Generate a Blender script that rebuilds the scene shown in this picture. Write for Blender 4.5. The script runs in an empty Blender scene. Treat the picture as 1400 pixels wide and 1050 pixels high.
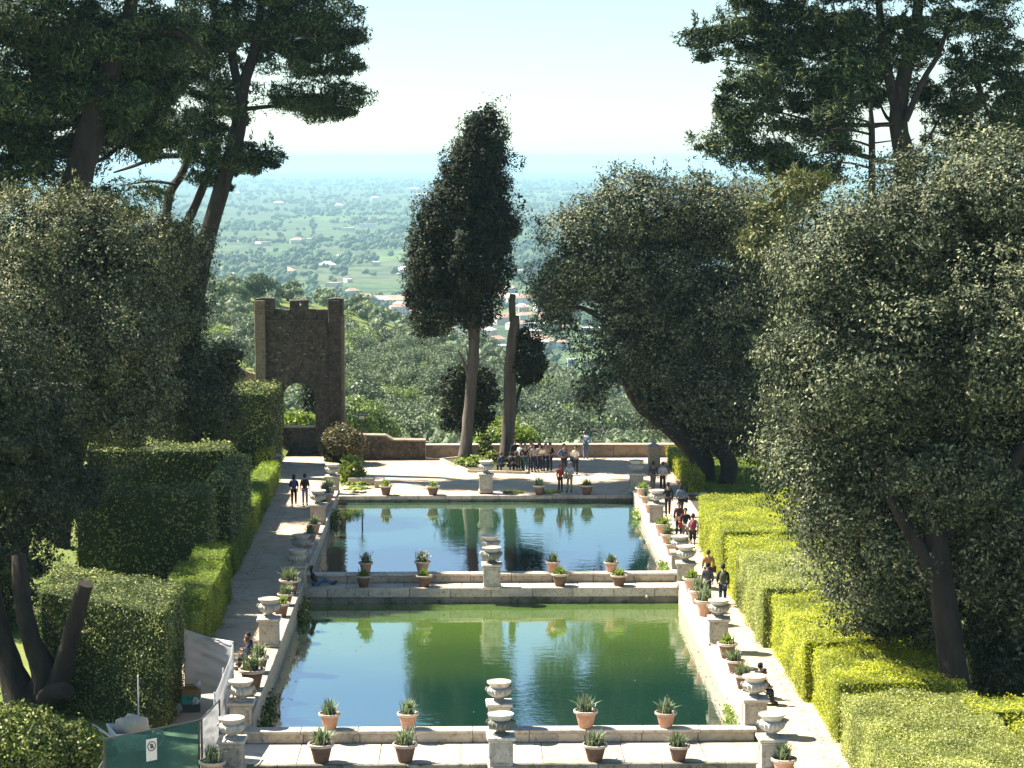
import bpy, bmesh, math, random
import numpy as np
from math import radians as R, pi, sin, cos
random.seed(7)
S = bpy.context.scene
COL = S.collection

# ------------------------------------------------------------------ camera, sky, sun, exposure
FOC, CX, CY, HOR, VPX, CAMZ = 3100.0, 700.0, 525.0, 216.0, 635.0, 19.2
YAW, PIT = math.atan((CX - VPX) / FOC), math.atan((CY - HOR) / FOC)
cam = bpy.data.cameras.new('camera'); camo = bpy.data.objects.new('camera', cam); COL.objects.link(camo)
cam.sensor_width = 36.0; cam.lens = FOC / 1400 * 36
cam.clip_start = 0.5; cam.clip_end = 90000
camo.location = (0, 0, CAMZ); camo.rotation_euler = (pi / 2 - PIT, 0, -YAW)
S.camera = camo
SUN_EL, SUN_ROT = R(50), R(-70)
SUN_DIR = np.array([sin(SUN_ROT) * cos(SUN_EL), cos(SUN_ROT) * cos(SUN_EL), sin(SUN_EL)])
w = bpy.data.worlds.new('World'); S.world = w; w.use_nodes = True
nt = w.node_tree; nt.nodes.clear()
wo = nt.nodes.new('ShaderNodeOutputWorld'); bg = nt.nodes.new('ShaderNodeBackground')
sky = nt.nodes.new('ShaderNodeTexSky'); sky.sky_type = 'NISHITA'; sky.sun_disc = False
sky.sun_elevation = SUN_EL; sky.sun_rotation = SUN_ROT; sky.altitude = 200
sky.air_density = 1.0; sky.dust_density = 0.25; sky.ozone_density = 3.0
tc = nt.nodes.new('ShaderNodeTexCoord'); sx = nt.nodes.new('ShaderNodeSeparateXYZ'); cx_ = nt.nodes.new('ShaderNodeCombineXYZ')
mx = nt.nodes.new('ShaderNodeMath'); mx.operation = 'MAXIMUM'; mx.inputs[1].default_value = 0.015
L = nt.links.new
L(tc.outputs['Generated'], sx.inputs[0]); L(sx.outputs[0], cx_.inputs[0]); L(sx.outputs[1], cx_.inputs[1])
L(sx.outputs[2], mx.inputs[0]); L(mx.outputs[0], cx_.inputs[2]); L(cx_.outputs[0], sky.inputs[0])
tint = nt.nodes.new('ShaderNodeMix'); tint.data_type = 'RGBA'; tint.blend_type = 'MULTIPLY'; tint.inputs[0].default_value = 1; tint.inputs[7].default_value = (0.90, 1.02, 1.04, 1)
L(sky.outputs[0], tint.inputs[6]); pale = nt.nodes.new('ShaderNodeHueSaturation'); pale.inputs['Saturation'].default_value = 0.92; pale.inputs['Value'].default_value = 1.08
L(tint.outputs[2], pale.inputs['Color']); L(pale.outputs[0], bg.inputs[0]); bg.inputs[1].default_value = 0.052; L(bg.outputs[0], wo.inputs[0])
sl = bpy.data.lights.new('sun', 'SUN'); so = bpy.data.objects.new('sun', sl); COL.objects.link(so)
sl.energy = 5.0; sl.angle = R(0.53); sl.color = (1.0, 0.95, 0.86)
from mathutils import Vector, noise as mnoise
so.rotation_euler = Vector(-SUN_DIR).to_track_quat('-Z', 'Y').to_euler(); so.location = (-60, 60, 90)
S.view_settings.view_transform = 'Standard'; S.view_settings.look = 'None'
S.view_settings.gamma = 1.0; S.view_settings.use_curve_mapping = False
S.view_settings.exposure = 1.68
HAZE_COL, HAZE_DEN = (0.50, 0.80, 0.92, 1), 0.66e-4
S.render.engine = 'CYCLES'
S.cycles.use_denoising = True
S.cycles.max_bounces = 6; S.cycles.diffuse_bounces = 1; S.cycles.glossy_bounces = 3
S.cycles.transmission_bounces = 4; S.cycles.transparent_max_bounces = 6; S.cycles.volume_bounces = 0

# ------------------------------------------------------------------ helpers
def ray(px, py):
    d = np.array([(px - CX) / FOC, 1.0, -(py - CY) / FOC])
    c, s = cos(PIT), sin(PIT); d = np.array([d[0], c * d[1] + s * d[2], -s * d[1] + c * d[2]])
    c, s = cos(YAW), sin(YAW); return np.array([c * d[0] + s * d[1], -s * d[0] + c * d[1], d[2]])
def at(px, py, z=0.0):
    d = ray(px, py); return d * ((z - CAMZ) / d[2]) + np.array([0, 0, CAMZ])
def atY(px, py, Y):
    d = ray(px, py); return d * (Y / d[1]) + np.array([0, 0, CAMZ])

def tag(o, label=None, cat=None, group=None, kind=None):
    if label: o['label'] = label
    if cat: o['category'] = cat
    if group: o['group'] = group
    if kind: o['kind'] = kind
    return o
def thing(name, loc, label, cat, group=None, rz=0.0):
    o = bpy.data.objects.new(name, None); o.empty_display_size = 0.2; COL.objects.link(o)
    o.location = tuple(float(v) for v in loc); o.rotation_euler = (0, 0, rz)
    return tag(o, label, cat, group)
def link(name, me, parent=None, loc=(0, 0, 0), rz=0.0, mat=None):
    o = bpy.data.objects.new(name, me); COL.objects.link(o); o.parent = parent
    o.location = tuple(float(v) for v in loc); o.rotation_euler = (0, 0, rz)
    return o
def root_loc(p):
    if p is None: return np.zeros(3)
    l = np.array(p.location)
    return l + root_loc(p.parent)
def mesh_np(name, V, F, mat, smooth=False):
    """V (n,3) array; F (m,k) array of one face size."""
    V = np.asarray(V, dtype=np.float32); F = np.asarray(F, dtype=np.int32)
    me = bpy.data.meshes.new(name); m, k = F.shape
    me.vertices.add(len(V)); me.vertices.foreach_set('co', V.ravel())
    me.loops.add(m * k); me.loops.foreach_set('vertex_index', F.ravel())
    me.polygons.add(m); me.polygons.foreach_set('loop_start', np.arange(0, m * k, k, dtype=np.int32))
    me.polygons.foreach_set('loop_total', np.full(m, k, dtype=np.int32))
    if smooth: me.polygons.foreach_set('use_smooth', np.ones(m, dtype=bool))
    me.update(calc_edges=True); me.materials.append(mat)
    return me
class MB:
    def __init__(self): self.v = []; self.f = []; self.sm = []
    def add(self, V, F, smooth=False):
        b = len(self.v); self.v += [tuple(map(float, p)) for p in V]
        self.f += [tuple(b + int(i) for i in q) for q in F]; self.sm += [smooth] * len(F); return self
    def box(self, x0, x1, y0, y1, z0, z1):
        V = [(x, y, z) for z in (z0, z1) for y in (y0, y1) for x in (x0, x1)]
        return self.add(V, [(0, 2, 3, 1), (4, 5, 7, 6), (0, 1, 5, 4), (2, 6, 7, 3), (0, 4, 6, 2), (1, 3, 7, 5)])
    def prism(self, poly, z0, z1):
        n = len(poly); a = sum(poly[i][0] * poly[(i + 1) % n][1] - poly[(i + 1) % n][0] * poly[i][1] for i in range(n))
        if a < 0: poly = poly[::-1]
        za = z0 if hasattr(z0, '__len__') else [z0] * n; zb = z1 if hasattr(z1, '__len__') else [z1] * n
        V = [(p[0], p[1], za[i]) for i, p in enumerate(poly)] + [(p[0], p[1], zb[i]) for i, p in enumerate(poly)]
        F = [tuple(range(n - 1, -1, -1)), tuple(range(n, 2 * n))] + [(i, (i + 1) % n, n + (i + 1) % n, n + i) for i in range(n)]
        return self.add(V, F)
    def plate(self, poly, y0, y1):
        """polygon in x,z extruded along y"""
        n = len(poly); a = sum(poly[i][0] * poly[(i + 1) % n][1] - poly[(i + 1) % n][0] * poly[i][1] for i in range(n))
        if a < 0: poly = poly[::-1]
        V = [(p[0], y0, p[1]) for p in poly] + [(p[0], y1, p[1]) for p in poly]
        F = [tuple(range(n)), tuple(range(2 * n - 1, n - 1, -1))] + [(i, n + i, n + (i + 1) % n, (i + 1) % n) for i in range(n)]
        return self.add(V, F)
    def tube(self, pts, rad, n=8, cap=True, wob=0.0, seed=0):
        pts = [np.array(p, float) for p in pts]; rng = np.random.default_rng(seed)
        if not hasattr(rad, '__len__'): rad = [rad] * len(pts)
        ref = np.array([0, 1, 0.13]) if abs((pts[-1] - pts[0])[2]) > 0.6 * np.linalg.norm(pts[-1] - pts[0]) else np.array([0, 0, 1.0])
        V = []; 
        for i, p in enumerate(pts):
            t = pts[min(i + 1, len(pts) - 1)] - pts[max(i - 1, 0)]; t = t / (np.linalg.norm(t) + 1e-9)
            u = np.cross(ref, t); u /= np.linalg.norm(u) + 1e-9; v = np.cross(t, u)
            for k in range(n):
                a = 2 * pi * k / n; r = rad[i] * (1 + wob * rng.uniform(-1, 1))
                V.append(p + r * (cos(a) * u + sin(a) * v))
        F = [(i * n + k, i * n + (k + 1) % n, (i + 1) * n + (k + 1) % n, (i + 1) * n + k) for i in range(len(pts) - 1) for k in range(n)]
        if cap: F += [tuple(range(n - 1, -1, -1)), tuple((len(pts) - 1) * n + k for k in range(n))]
        return self.add(V, F, True)
    def lathe(self, prof, n=20, c=(0, 0, 0), flute=None):
        V = []
        for i, (r, z) in enumerate(prof):
            for k in range(n):
                a = 2 * pi * k / n; rr = r * (1 + (flute[i] if flute else 0) * (1 if k % 2 else -1))
                V.append((c[0] + rr * cos(a), c[1] + rr * sin(a), c[2] + z))
        m = len(prof)
        F = [(i * n + k, i * n + (k + 1) % n, (i + 1) * n + (k + 1) % n, (i + 1) * n + k) for i in range(m - 1) for k in range(n)]
        F += [tuple(range(n - 1, -1, -1)), tuple((m - 1) * n + k for k in range(n))]
        return self.add(V, F, True)
    def mesh(self, name, mat, off=(0, 0, 0)):
        me = bpy.data.meshes.new(name)
        me.from_pydata([(x - off[0], y - off[1], z - off[2]) for x, y, z in self.v], [], self.f)
        me.polygons.foreach_set('use_smooth', self.sm); me.materials.append(mat); me.update(); return me
    def build(self, name, mat, parent=None, bevel=0.0, sharp=True):
        me = self.mesh(name, mat, root_loc(parent))
        if any(self.sm) and sharp: me.set_sharp_from_angle(angle=R(50))
        o = link(name, me, parent)
        if bevel:
            b = o.modifiers.new('bevel', 'BEVEL'); b.width = bevel; b.segments = 1; b.limit_method = 'ANGLE'
        return o
def copy_tree(o, parent=None):
    c = o.copy(); COL.objects.link(c); c.parent = parent
    for ch in list(o.children): copy_tree(ch, c)
    return c

# ------------------------------------------------------------------ materials
def newmat(name):
    m = bpy.data.materials.new(name); m.use_nodes = True
    return m, m.node_tree, m.node_tree.nodes['Principled BSDF']
def nd(t, typ, **kw):
    n = t.nodes.new(typ)
    for k, v in kw.items(): setattr(n, k, v)
    return n
def ramp(t, src, stops):
    r = nd(t, 'ShaderNodeValToRGB'); e = r.color_ramp.elements
    while len(e) < len(stops): e.new(0.5)
    for i, (p, c) in enumerate(stops): e[i].position = p; e[i].color = (*c, 1)
    t.links.new(src, r.inputs[0]); return r.outputs[0]
def tex(t, scale, detail=4, rough=0.6, vec=None, typ='ShaderNodeTexNoise', dist=0.0):
    n = nd(t, typ); n.inputs['Scale'].default_value = scale
    if 'Detail' in n.inputs: n.inputs['Detail'].default_value = detail
    if typ == 'ShaderNodeTexNoise': n.inputs['Roughness'].default_value = rough; n.inputs['Distortion'].default_value = dist
    if vec is None: vec = nd(t, 'ShaderNodeNewGeometry').outputs['Position']
    t.links.new(vec, n.inputs['Vector']); return n
def mixc(t, fac, a, b, mode='MIX'):
    m = nd(t, 'ShaderNodeMix', data_type='RGBA', blend_type=mode)
    for sock, v in ((0, fac), (6, a), (7, b)):
        if hasattr(v, 'type') and hasattr(v, 'is_output'): t.links.new(v, m.inputs[sock])
        elif sock == 0: m.inputs[0].default_value = v
        else: m.inputs[sock].default_value = (*v, 1)
    return m.outputs[2]
def bump(t, bsdf, h, strength, dist):
    b = nd(t, 'ShaderNodeBump'); b.inputs['Strength'].default_value = strength; b.inputs['Distance'].default_value = dist
    t.links.new(h, b.inputs['Height']); t.links.new(b.outputs[0], bsdf.inputs['Normal'])
def mapped(t, sc):
    g = nd(t, 'ShaderNodeNewGeometry'); m = nd(t, 'ShaderNodeVectorMath', operation='MULTIPLY'); m.inputs[1].default_value = sc
    t.links.new(g.outputs['Position'], m.inputs[0]); return m.outputs[0]
def surf(name, c1, c2, scale=3.0, rough=0.85, b=0.3, bd=0.02, fine=30.0, c3=None, spec=0.3, vec=None, pos=(0.3, 0.7)):
    """mottled matte material: two tones by broad noise, third by streaks, fine relief"""
    m, t, p = newmat(name)
    v = mapped(t, vec) if vec else None
    n = tex(t, scale, 6, 0.65, v); col = ramp(t, n.outputs[0], [(pos[0], c1), (pos[1], c2)])
    if c3:
        n3 = tex(t, scale * 3.1, 5, 0.7, v, dist=0.6); f3 = ramp(t, n3.outputs[0], [(0.5, (0, 0, 0)), (0.68, (1, 1, 1))])
        col = mixc(t, f3, col, c3)
    nf = tex(t, fine, 4, 0.7, v)
    col = mixc(t, 0.35, col, ramp(t, nf.outputs[0], [(0.25, (0.55,) * 3), (0.75, (1.25,) * 3)]), 'MULTIPLY')
    oi = nd(t, 'ShaderNodeObjectInfo'); col = mixc(t, 0.5, col, ramp(t, oi.outputs['Random'], [(0.0, (0.62, 0.60, 0.56)), (1.0, (1.28, 1.26, 1.22))]), 'MULTIPLY')
    t.links.new(col, p.inputs['Base Color']); p.inputs['Roughness'].default_value = rough
    p.inputs['Specular IOR Level'].default_value = spec
    if b: bump(t, p, nf.outputs[0], b, bd)
    return m
def leafmat(name, c1, c2, c3=None, rough=0.5, trans=0.25, spec=0.4, scale=0.5, tcol=None):
    m, t, p = newmat(name)
    g = nd(t, 'ShaderNodeNewGeometry')
    rnd = ramp(t, g.outputs['Random Per Island'], [(0.0, c1), (0.6, c2)] + ([(1.0, c3)] if c3 else []))
    n = tex(t, scale, 3, 0.6)
    col = mixc(t, 0.8, rnd, ramp(t, n.outputs[0], [(0.32, (0.42, 0.46, 0.46)), (0.68, (1.6, 1.52, 1.4))]), 'MULTIPLY')
    t.links.new(col, p.inputs['Base Color']); p.inputs['Roughness'].default_value = rough
    p.inputs['Specular IOR Level'].default_value = spec
    if trans:
        tr = nd(t, 'ShaderNodeBsdfTranslucent'); ms = nd(t, 'ShaderNodeMixShader'); ms.inputs[0].default_value = trans
        tc_ = mixc(t, 1.0, col, tcol or (1.0, 1.25, 0.45), 'MULTIPLY'); t.links.new(tc_, tr.inputs[0])
        out = [x for x in t.nodes if x.type == 'OUTPUT_MATERIAL'][0]
        t.links.new(p.outputs[0], ms.inputs[1]); t.links.new(tr.outputs[0], ms.inputs[2]); t.links.new(ms.outputs[0], out.inputs[0])
    return m
def plain(name, c, rough=0.7, spec=0.3):
    return surf(name, tuple(x * 0.88 for x in c), tuple(min(1, x * 1.1) for x in c), 9.0, rough, 0.15, 0.004, 60.0, spec=spec)

M = {}
M['stone'] = surf('travertine', (0.42, 0.345, 0.25), (0.52, 0.45, 0.35), 1.3, 0.85, 0.4, 0.015, 24, c3=(0.24, 0.19, 0.135))
M['coping'] = surf('pale_coping_stone', (0.48, 0.42, 0.33), (0.60, 0.54, 0.44), 1.6, 0.8, 0.3, 0.01, 24, c3=(0.30, 0.26, 0.195))
M['urn'] = surf('weathered_urn_stone', (0.36, 0.34, 0.29), (0.56, 0.52, 0.44), 4.0, 0.9, 0.5, 0.012, 30, c3=(0.20, 0.20, 0.16))
M['urn_dark'] = surf('dark_lichened_stone', (0.10, 0.11, 0.085), (0.22, 0.22, 0.17), 5.0, 0.9, 0.5, 0.012, 30, c3=(0.34, 0.32, 0.26))
M['ped'] = surf('pedestal_stone', (0.40, 0.34, 0.255), (0.52, 0.46, 0.36), 2.3, 0.85, 0.35, 0.012, 30, c3=(0.22, 0.19, 0.135))
M['mossy'] = surf('mossy_wall_stone', (0.10, 0.10, 0.065), (0.33, 0.29, 0.22), 0.9, 0.9, 0.6, 0.03, 14, c3=(0.04, 0.05, 0.028))
M['sand'] = surf('sandy_gravel', (0.44, 0.34, 0.225), (0.545, 0.44, 0.305), 0.35, 0.95, 0.5, 0.012, 45, c3=(0.33, 0.265, 0.185))
M['walk'] = surf('pale_walkway', (0.46, 0.39, 0.295), (0.56, 0.49, 0.385), 0.7, 0.9, 0.4, 0.01, 30, c3=(0.34, 0.285, 0.21))
M['soil'] = surf('garden_earth', (0.05, 0.055, 0.022), (0.12, 0.10, 0.055), 0.8, 0.95, 0.6, 0.03, 12)
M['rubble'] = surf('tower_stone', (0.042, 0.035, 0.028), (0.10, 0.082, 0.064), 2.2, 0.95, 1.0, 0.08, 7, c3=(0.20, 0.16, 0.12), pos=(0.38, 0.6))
M['rubble_lit'] = surf('tower_stone_lit', (0.20, 0.155, 0.105), (0.30, 0.24, 0.165), 1.4, 0.95, 0.6, 0.04, 10, c3=(0.12, 0.10, 0.07))  # paler copy of the tower stone, sunlit look put into its colour
M['parapet'] = surf('parapet_stone', (0.24, 0.18, 0.125), (0.38, 0.30, 0.215), 0.8, 0.95, 0.5, 0.03, 10, c3=(0.17, 0.13, 0.095))
M['bark'] = surf('bark', (0.018, 0.014, 0.011), (0.055, 0.042, 0.032), 3.0, 0.95, 0.9, 0.05, 10, vec=(1, 1, 0.22))
M['bark_grey'] = surf('grey_bark', (0.06, 0.05, 0.04), (0.17, 0.145, 0.118), 3.0, 0.95, 0.9, 0.06, 9, vec=(1, 1, 0.12))
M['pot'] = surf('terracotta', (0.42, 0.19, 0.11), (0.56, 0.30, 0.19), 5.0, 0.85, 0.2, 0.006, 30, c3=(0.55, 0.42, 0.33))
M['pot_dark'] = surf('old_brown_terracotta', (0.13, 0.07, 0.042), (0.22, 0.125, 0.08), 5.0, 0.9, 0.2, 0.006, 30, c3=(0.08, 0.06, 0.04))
M['pot_rim'] = surf('limey_pot_rim', (0.48, 0.37, 0.27), (0.58, 0.49, 0.38), 6.0, 0.9, 0.2, 0.006, 30)
M['potsoil'] = plain('potting_soil', (0.05, 0.035, 0.022), 0.95)
M['ilex'] = leafmat('holm_oak_leaf', (0.013, 0.022, 0.012), (0.062, 0.076, 0.037), (0.30, 0.30, 0.16), 0.55, 0.06, 0.14, 0.6)
M['ilex2'] = leafmat('darker_oak_leaf', (0.012, 0.020, 0.011), (0.034, 0.046, 0.023), (0.14, 0.15, 0.08), 0.55, 0.05, 0.12, 0.6)
M['olive_top'] = leafmat('pale_oak_leaf', (0.025, 0.035, 0.017), (0.115, 0.125, 0.058), (0.42, 0.39, 0.21), 0.55, 0.08, 0.14, 0.6)
M['pine'] = leafmat('pine_needle', (0.010, 0.024, 0.011), (0.03, 0.055, 0.02), (0.15, 0.165, 0.05), 0.6, 0.07, 0.12, 0.35)
M['pine_pale'] = leafmat('yellowing_pine_needle', (0.06, 0.075, 0.022), (0.12, 0.125, 0.04), (0.22, 0.20, 0.07), 0.6, 0.2, 0.3, 0.35)
M['cyp'] = leafmat('cypress_scale', (0.008, 0.013, 0.006), (0.021, 0.029, 0.012), (0.085, 0.09, 0.037), 0.65, 0.04, 0.15, 0.8)
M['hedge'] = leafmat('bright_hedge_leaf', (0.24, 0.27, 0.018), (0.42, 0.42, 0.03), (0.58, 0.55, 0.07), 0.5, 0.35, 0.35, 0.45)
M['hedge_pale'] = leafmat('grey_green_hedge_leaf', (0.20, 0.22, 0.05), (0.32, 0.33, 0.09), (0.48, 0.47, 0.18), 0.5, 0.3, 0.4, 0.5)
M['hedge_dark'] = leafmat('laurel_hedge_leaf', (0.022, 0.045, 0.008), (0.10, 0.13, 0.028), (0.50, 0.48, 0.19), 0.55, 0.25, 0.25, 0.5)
M['hedge_low'] = leafmat('low_box_hedge_leaf', (0.10, 0.17, 0.014), (0.20, 0.27, 0.02), (0.34, 0.38, 0.05), 0.5, 0.4, 0.3, 0.5)
M['shrub'] = leafmat('fresh_shrub_leaf', (0.12, 0.17, 0.03), (0.24, 0.29, 0.05), (0.36, 0.40, 0.11), 0.5, 0.35, 0.4, 1.5)
M['russet'] = leafmat('russet_shrub_leaf', (0.06, 0.05, 0.025), (0.13, 0.11, 0.045), (0.24, 0.17, 0.08), 0.5, 0.25, 0.4, 1.5)
M['spike'] = leafmat('grey_spiky_leaf', (0.12, 0.15, 0.09), (0.22, 0.26, 0.15), (0.34, 0.38, 0.24), 0.5, 0.2, 0.4, 2.0)
M['petal'] = leafmat('pale_petal', (0.60, 0.52, 0.40), (0.70, 0.62, 0.52), (0.75, 0.70, 0.62), 0.6, 0.3, 0.3, 2.0)
M['olive'] = leafmat('olive_leaf', (0.10, 0.13, 0.075), (0.16, 0.195, 0.115), (0.25, 0.28, 0.18), 0.6, 0.12, 0.12, 0.15)
M['farleaf'] = leafmat('distant_tree_leaf', (0.045, 0.075, 0.03), (0.075, 0.11, 0.04), (0.12, 0.15, 0.06), 0.7, 0.1, 0.2, 0.02)
M['grass'] = leafmat('lawn_blade', (0.12, 0.18, 0.02), (0.21, 0.27, 0.035), (0.30, 0.34, 0.07), 0.6, 0.3, 0.25, 0.8)

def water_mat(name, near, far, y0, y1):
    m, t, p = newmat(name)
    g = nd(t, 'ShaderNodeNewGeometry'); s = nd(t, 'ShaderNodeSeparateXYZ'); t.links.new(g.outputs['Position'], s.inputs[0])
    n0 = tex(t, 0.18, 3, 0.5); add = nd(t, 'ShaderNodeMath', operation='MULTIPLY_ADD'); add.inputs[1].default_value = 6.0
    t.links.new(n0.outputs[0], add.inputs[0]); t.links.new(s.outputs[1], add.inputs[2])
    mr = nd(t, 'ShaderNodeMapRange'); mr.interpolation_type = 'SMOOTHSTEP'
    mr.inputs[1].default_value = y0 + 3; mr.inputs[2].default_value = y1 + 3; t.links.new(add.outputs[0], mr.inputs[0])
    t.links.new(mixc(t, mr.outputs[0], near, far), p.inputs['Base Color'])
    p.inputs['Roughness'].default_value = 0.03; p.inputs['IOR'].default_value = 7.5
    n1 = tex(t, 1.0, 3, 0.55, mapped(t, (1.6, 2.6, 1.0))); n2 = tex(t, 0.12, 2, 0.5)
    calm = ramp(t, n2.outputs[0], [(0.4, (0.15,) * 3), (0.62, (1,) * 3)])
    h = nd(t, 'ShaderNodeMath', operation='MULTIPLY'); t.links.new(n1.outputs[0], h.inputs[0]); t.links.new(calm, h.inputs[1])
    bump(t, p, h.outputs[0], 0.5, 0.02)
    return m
# ------------------------------------------------------------------ ground, pools, terrain
XL, XR = -7.2, 9.55            # inner faces of the pool side walls
WLO, WRO = -7.95, 10.25        # their outer faces
W1, W2, W3 = -0.7, -0.32, -1.3 # water levels
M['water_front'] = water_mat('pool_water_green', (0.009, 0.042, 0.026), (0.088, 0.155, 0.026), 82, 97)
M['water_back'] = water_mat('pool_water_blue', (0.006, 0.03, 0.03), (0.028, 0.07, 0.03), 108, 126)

def crest(X): return np.interp(X, [-260, -76, -30, 0, 25, 60, 120, 260], [-14, -19, -26, -36, -46, -60, -76, -95])
def sstep(t): t = np.clip(t, 0, 1); return t * t * (3 - 2 * t)
PLAIN = -185.0
def terr(X, Y):
    X = np.asarray(X, float); Y = np.asarray(Y, float); zc = crest(X); t = np.clip((Y - 154) / 500, 0, 1)
    near = -7 * (1 - t) + zc * t - 5 * np.sin(pi * t)
    s = sstep((Y - 650) / 620); far = zc * (1 - s) + PLAIN * s
    wob = 1.2 * np.sin(X * 0.045 + Y * 0.021) * np.sin(Y * 0.033 - X * 0.02) * np.clip(1 - (Y - 900) / 900, 0, 1)
    return np.where(Y < 654, near, far) + wob * np.clip((Y - 170) / 60, 0, 1)
rows = np.concatenate([np.linspace(152.6, 700, 70), np.linspace(720, 2000, 40), np.geomspace(2100, 32000, 40)])
cols = np.linspace(-1, 1, 61)
VV = []
for y in rows:
    xs = cols * (70 + 0.36 * y); VV.append(np.stack([xs, np.full_like(xs, y), terr(xs, np.full_like(xs, y))], 1))
VV = np.concatenate(VV); nr, nc = len(rows), len(cols)
ii = (np.arange(nr - 1)[:, None] * nc + np.arange(nc - 1)[None]).ravel()
FF = np.stack([ii, ii + 1, ii + nc + 1, ii + nc], 1)
m, t, p = newmat('valley_ground'); M['valley'] = m
g = nd(t, 'ShaderNodeNewGeometry'); s = nd(t, 'ShaderNodeSeparateXYZ'); t.links.new(g.outputs['Position'], s.inputs[0])
vo = nd(t, 'ShaderNodeTexVoronoi'); vo.inputs['Scale'].default_value = 0.0042
mp = mapped(t, (1.0, 0.45, 0.0)); t.links.new(mp, vo.inputs['Vector'])
fld = ramp(t, vo.outputs['Color'], [(0.0, (0.07, 0.11, 0.04)), (0.35, (0.10, 0.14, 0.05)), (0.6, (0.10, 0.10, 0.06)), (0.85, (0.14, 0.19, 0.06)), (1.0, (0.18, 0.16, 0.10))])
n1 = tex(t, 0.011, 6, 0.7); woods = ramp(t, n1.outputs[0], [(0.47, (0, 0, 0)), (0.56, (1, 1, 1))])
far_c = mixc(t, woods, fld, (0.045, 0.07, 0.028))
n2 = tex(t, 0.12, 5, 0.65); hill_c = ramp(t, n2.outputs[0], [(0.3, (0.07, 0.09, 0.03)), (0.55, (0.16, 0.20, 0.05)), (0.75, (0.24, 0.25, 0.10))])
mr = nd(t, 'ShaderNodeMapRange'); mr.inputs[1].default_value = 700; mr.inputs[2].default_value = 1100; t.links.new(s.outputs[1], mr.inputs[0])
t.links.new(mixc(t, mr.outputs[0], hill_c, far_c), p.inputs['Base Color']); p.inputs['Roughness'].default_value = 0.95
p.inputs['Specular IOR Level'].default_value = 0.1
o = link('valley_terrain', mesh_np('valley_terrain', VV, FF, m, True)); tag(o, kind='structure')

def struct(name, mb, mat, **k):
    o = mb.build(name, mat); tag(o, kind='structure'); return o
# path beds: solid strips with the pools left open between them
struct('left_path', MB().box(-11.6, WLO + .1, 60, 128.6, -1.6, 0.0), M['sand'])
struct('right_path', MB().box(WRO - .1, 12.7, 60, 128.6, -1.6, 0.0), M['sand'])
struct('terrace', MB().box(-13.0, 14.0, 128.6, 145.5, -1.6, 0.004), M['sand'])
struct('right_garden_ground', MB().prism([(12.7, 40), (45, 40), (45, 128.6), (12.7, 128.6)], -1.6, -0.02), M['soil'])
struct('right_lawn', MB().prism([(14.0, 128.6), (45, 128.6), (45, 145.5), (14.0, 145.5)], -1.6, 0.03), M['grass_ground'] if 'grass_ground' in M else M.setdefault('grass_ground', surf('lawn_ground', (0.10, 0.14, 0.025), (0.19, 0.22, 0.05), 0.5, 0.95, 0.6, 0.03, 16, c3=(0.15, 0.13, 0.06))))
# the left garden rises away from the path
gx = [-11.6, -12.6, -15, -20, -30, -60]; gz = [0.02, 0.5, 1.0, 1.5, 2.0, 2.4]
gy = np.linspace(60, 152, 24); V = []; 
for y in gy:
    for x, z in zip(gx, gz): V.append((x, y, z * (0.25 + 0.75 * float(sstep((y - 84) / 30))) if x < -11.6 else 0.02))
F = [(i * 6 + k + 1, i * 6 + k, (i + 1) * 6 + k, (i + 1) * 6 + k + 1) for i in range(23) for k in range(5)]
F = [f[::-1] for f in F]
struct('left_garden_ground', MB().add(V, [f[::-1] for f in F]), M['grass_ground'])
def gz_left(x, y): return float(np.interp(-x, [11.6, 12.6, 15, 20, 30, 60], gz) * (0.25 + 0.75 * sstep((y - 84) / 30)))
struct('tower_forecourt', MB().box(-16, -13.0, 128.6, 152.5, -1.6, 0.0), M['sand'])
struct('outer_ground', MB().box(-60, 45, 145.5, 152.6, -9, -0.3), M['soil'])
struct('lower_garden_ground', MB().box(-60, 45, 8, 60, -1.9, -1.62), M['soil'])
def water(name, y0, y1, z, mat):
    me = mesh_np(name, [(XL - .2, y0, z), (XR + .2, y0, z), (XR + .2, y1, z), (XL - .2, y1, z)], [(0, 1, 2, 3)], mat)
    tag(link(name, me), kind='structure')
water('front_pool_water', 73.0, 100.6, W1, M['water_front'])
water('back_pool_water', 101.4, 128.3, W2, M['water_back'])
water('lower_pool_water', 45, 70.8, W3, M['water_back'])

# ------------------------------------------------------------------ pool walls, built of separate blocks
_blk = {}
def block(name, size, mat, parent, loc, bev=0.018):
    key = (name, tuple(round(v, 3) for v in size), mat.name)
    if key not in _blk:
        b = MB().box(-size[0] / 2, size[0] / 2, -size[1] / 2, size[1] / 2, 0, size[2]).mesh(name, mat); _blk[key] = b
    o = link(name, _blk[key], parent, np.array(loc) - root_loc(parent))
    b = o.modifiers.new('bevel', 'BEVEL'); b.width = bev; b.segments = 1; b.limit_method = 'ANGLE'
    o.rotation_euler = (0, 0, R(random.uniform(-.25, .25)))
    return o
def courses(parent, x0, x1, yc, th, z0, z1, n, name, mat, jit=0.012, along='x'):
    L_ = (x1 - x0) / n
    for i in range(n):
        c = x0 + (i + .5) * L_; j = random.uniform(-jit, jit)
        if along == 'x': block(name, (L_ - .016, th, z1 - z0), mat, parent, (c, yc + j, z0))
        else: block(name, (th, L_ - .016, z1 - z0), mat, parent, (yc + j, c, z0))
rt = thing('low_wall', (1.1, 73.5, 0), 'low pale stone wall with a row of orange pots in front of the green pool', 'wall')
MB().box(XL, XR, 73.34, 73.82, -1.5, 0.0).build('footing', M['mossy'], rt)
courses(rt, XL, XR, 73.55, 0.50, 0.0, 0.31, 9, 'stone_block', M['stone'])
courses(rt, XL - .1, XR + .1, 73.55, 0.60, 0.31, 0.42, 9, 'coping_stone', M['coping'])
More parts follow.
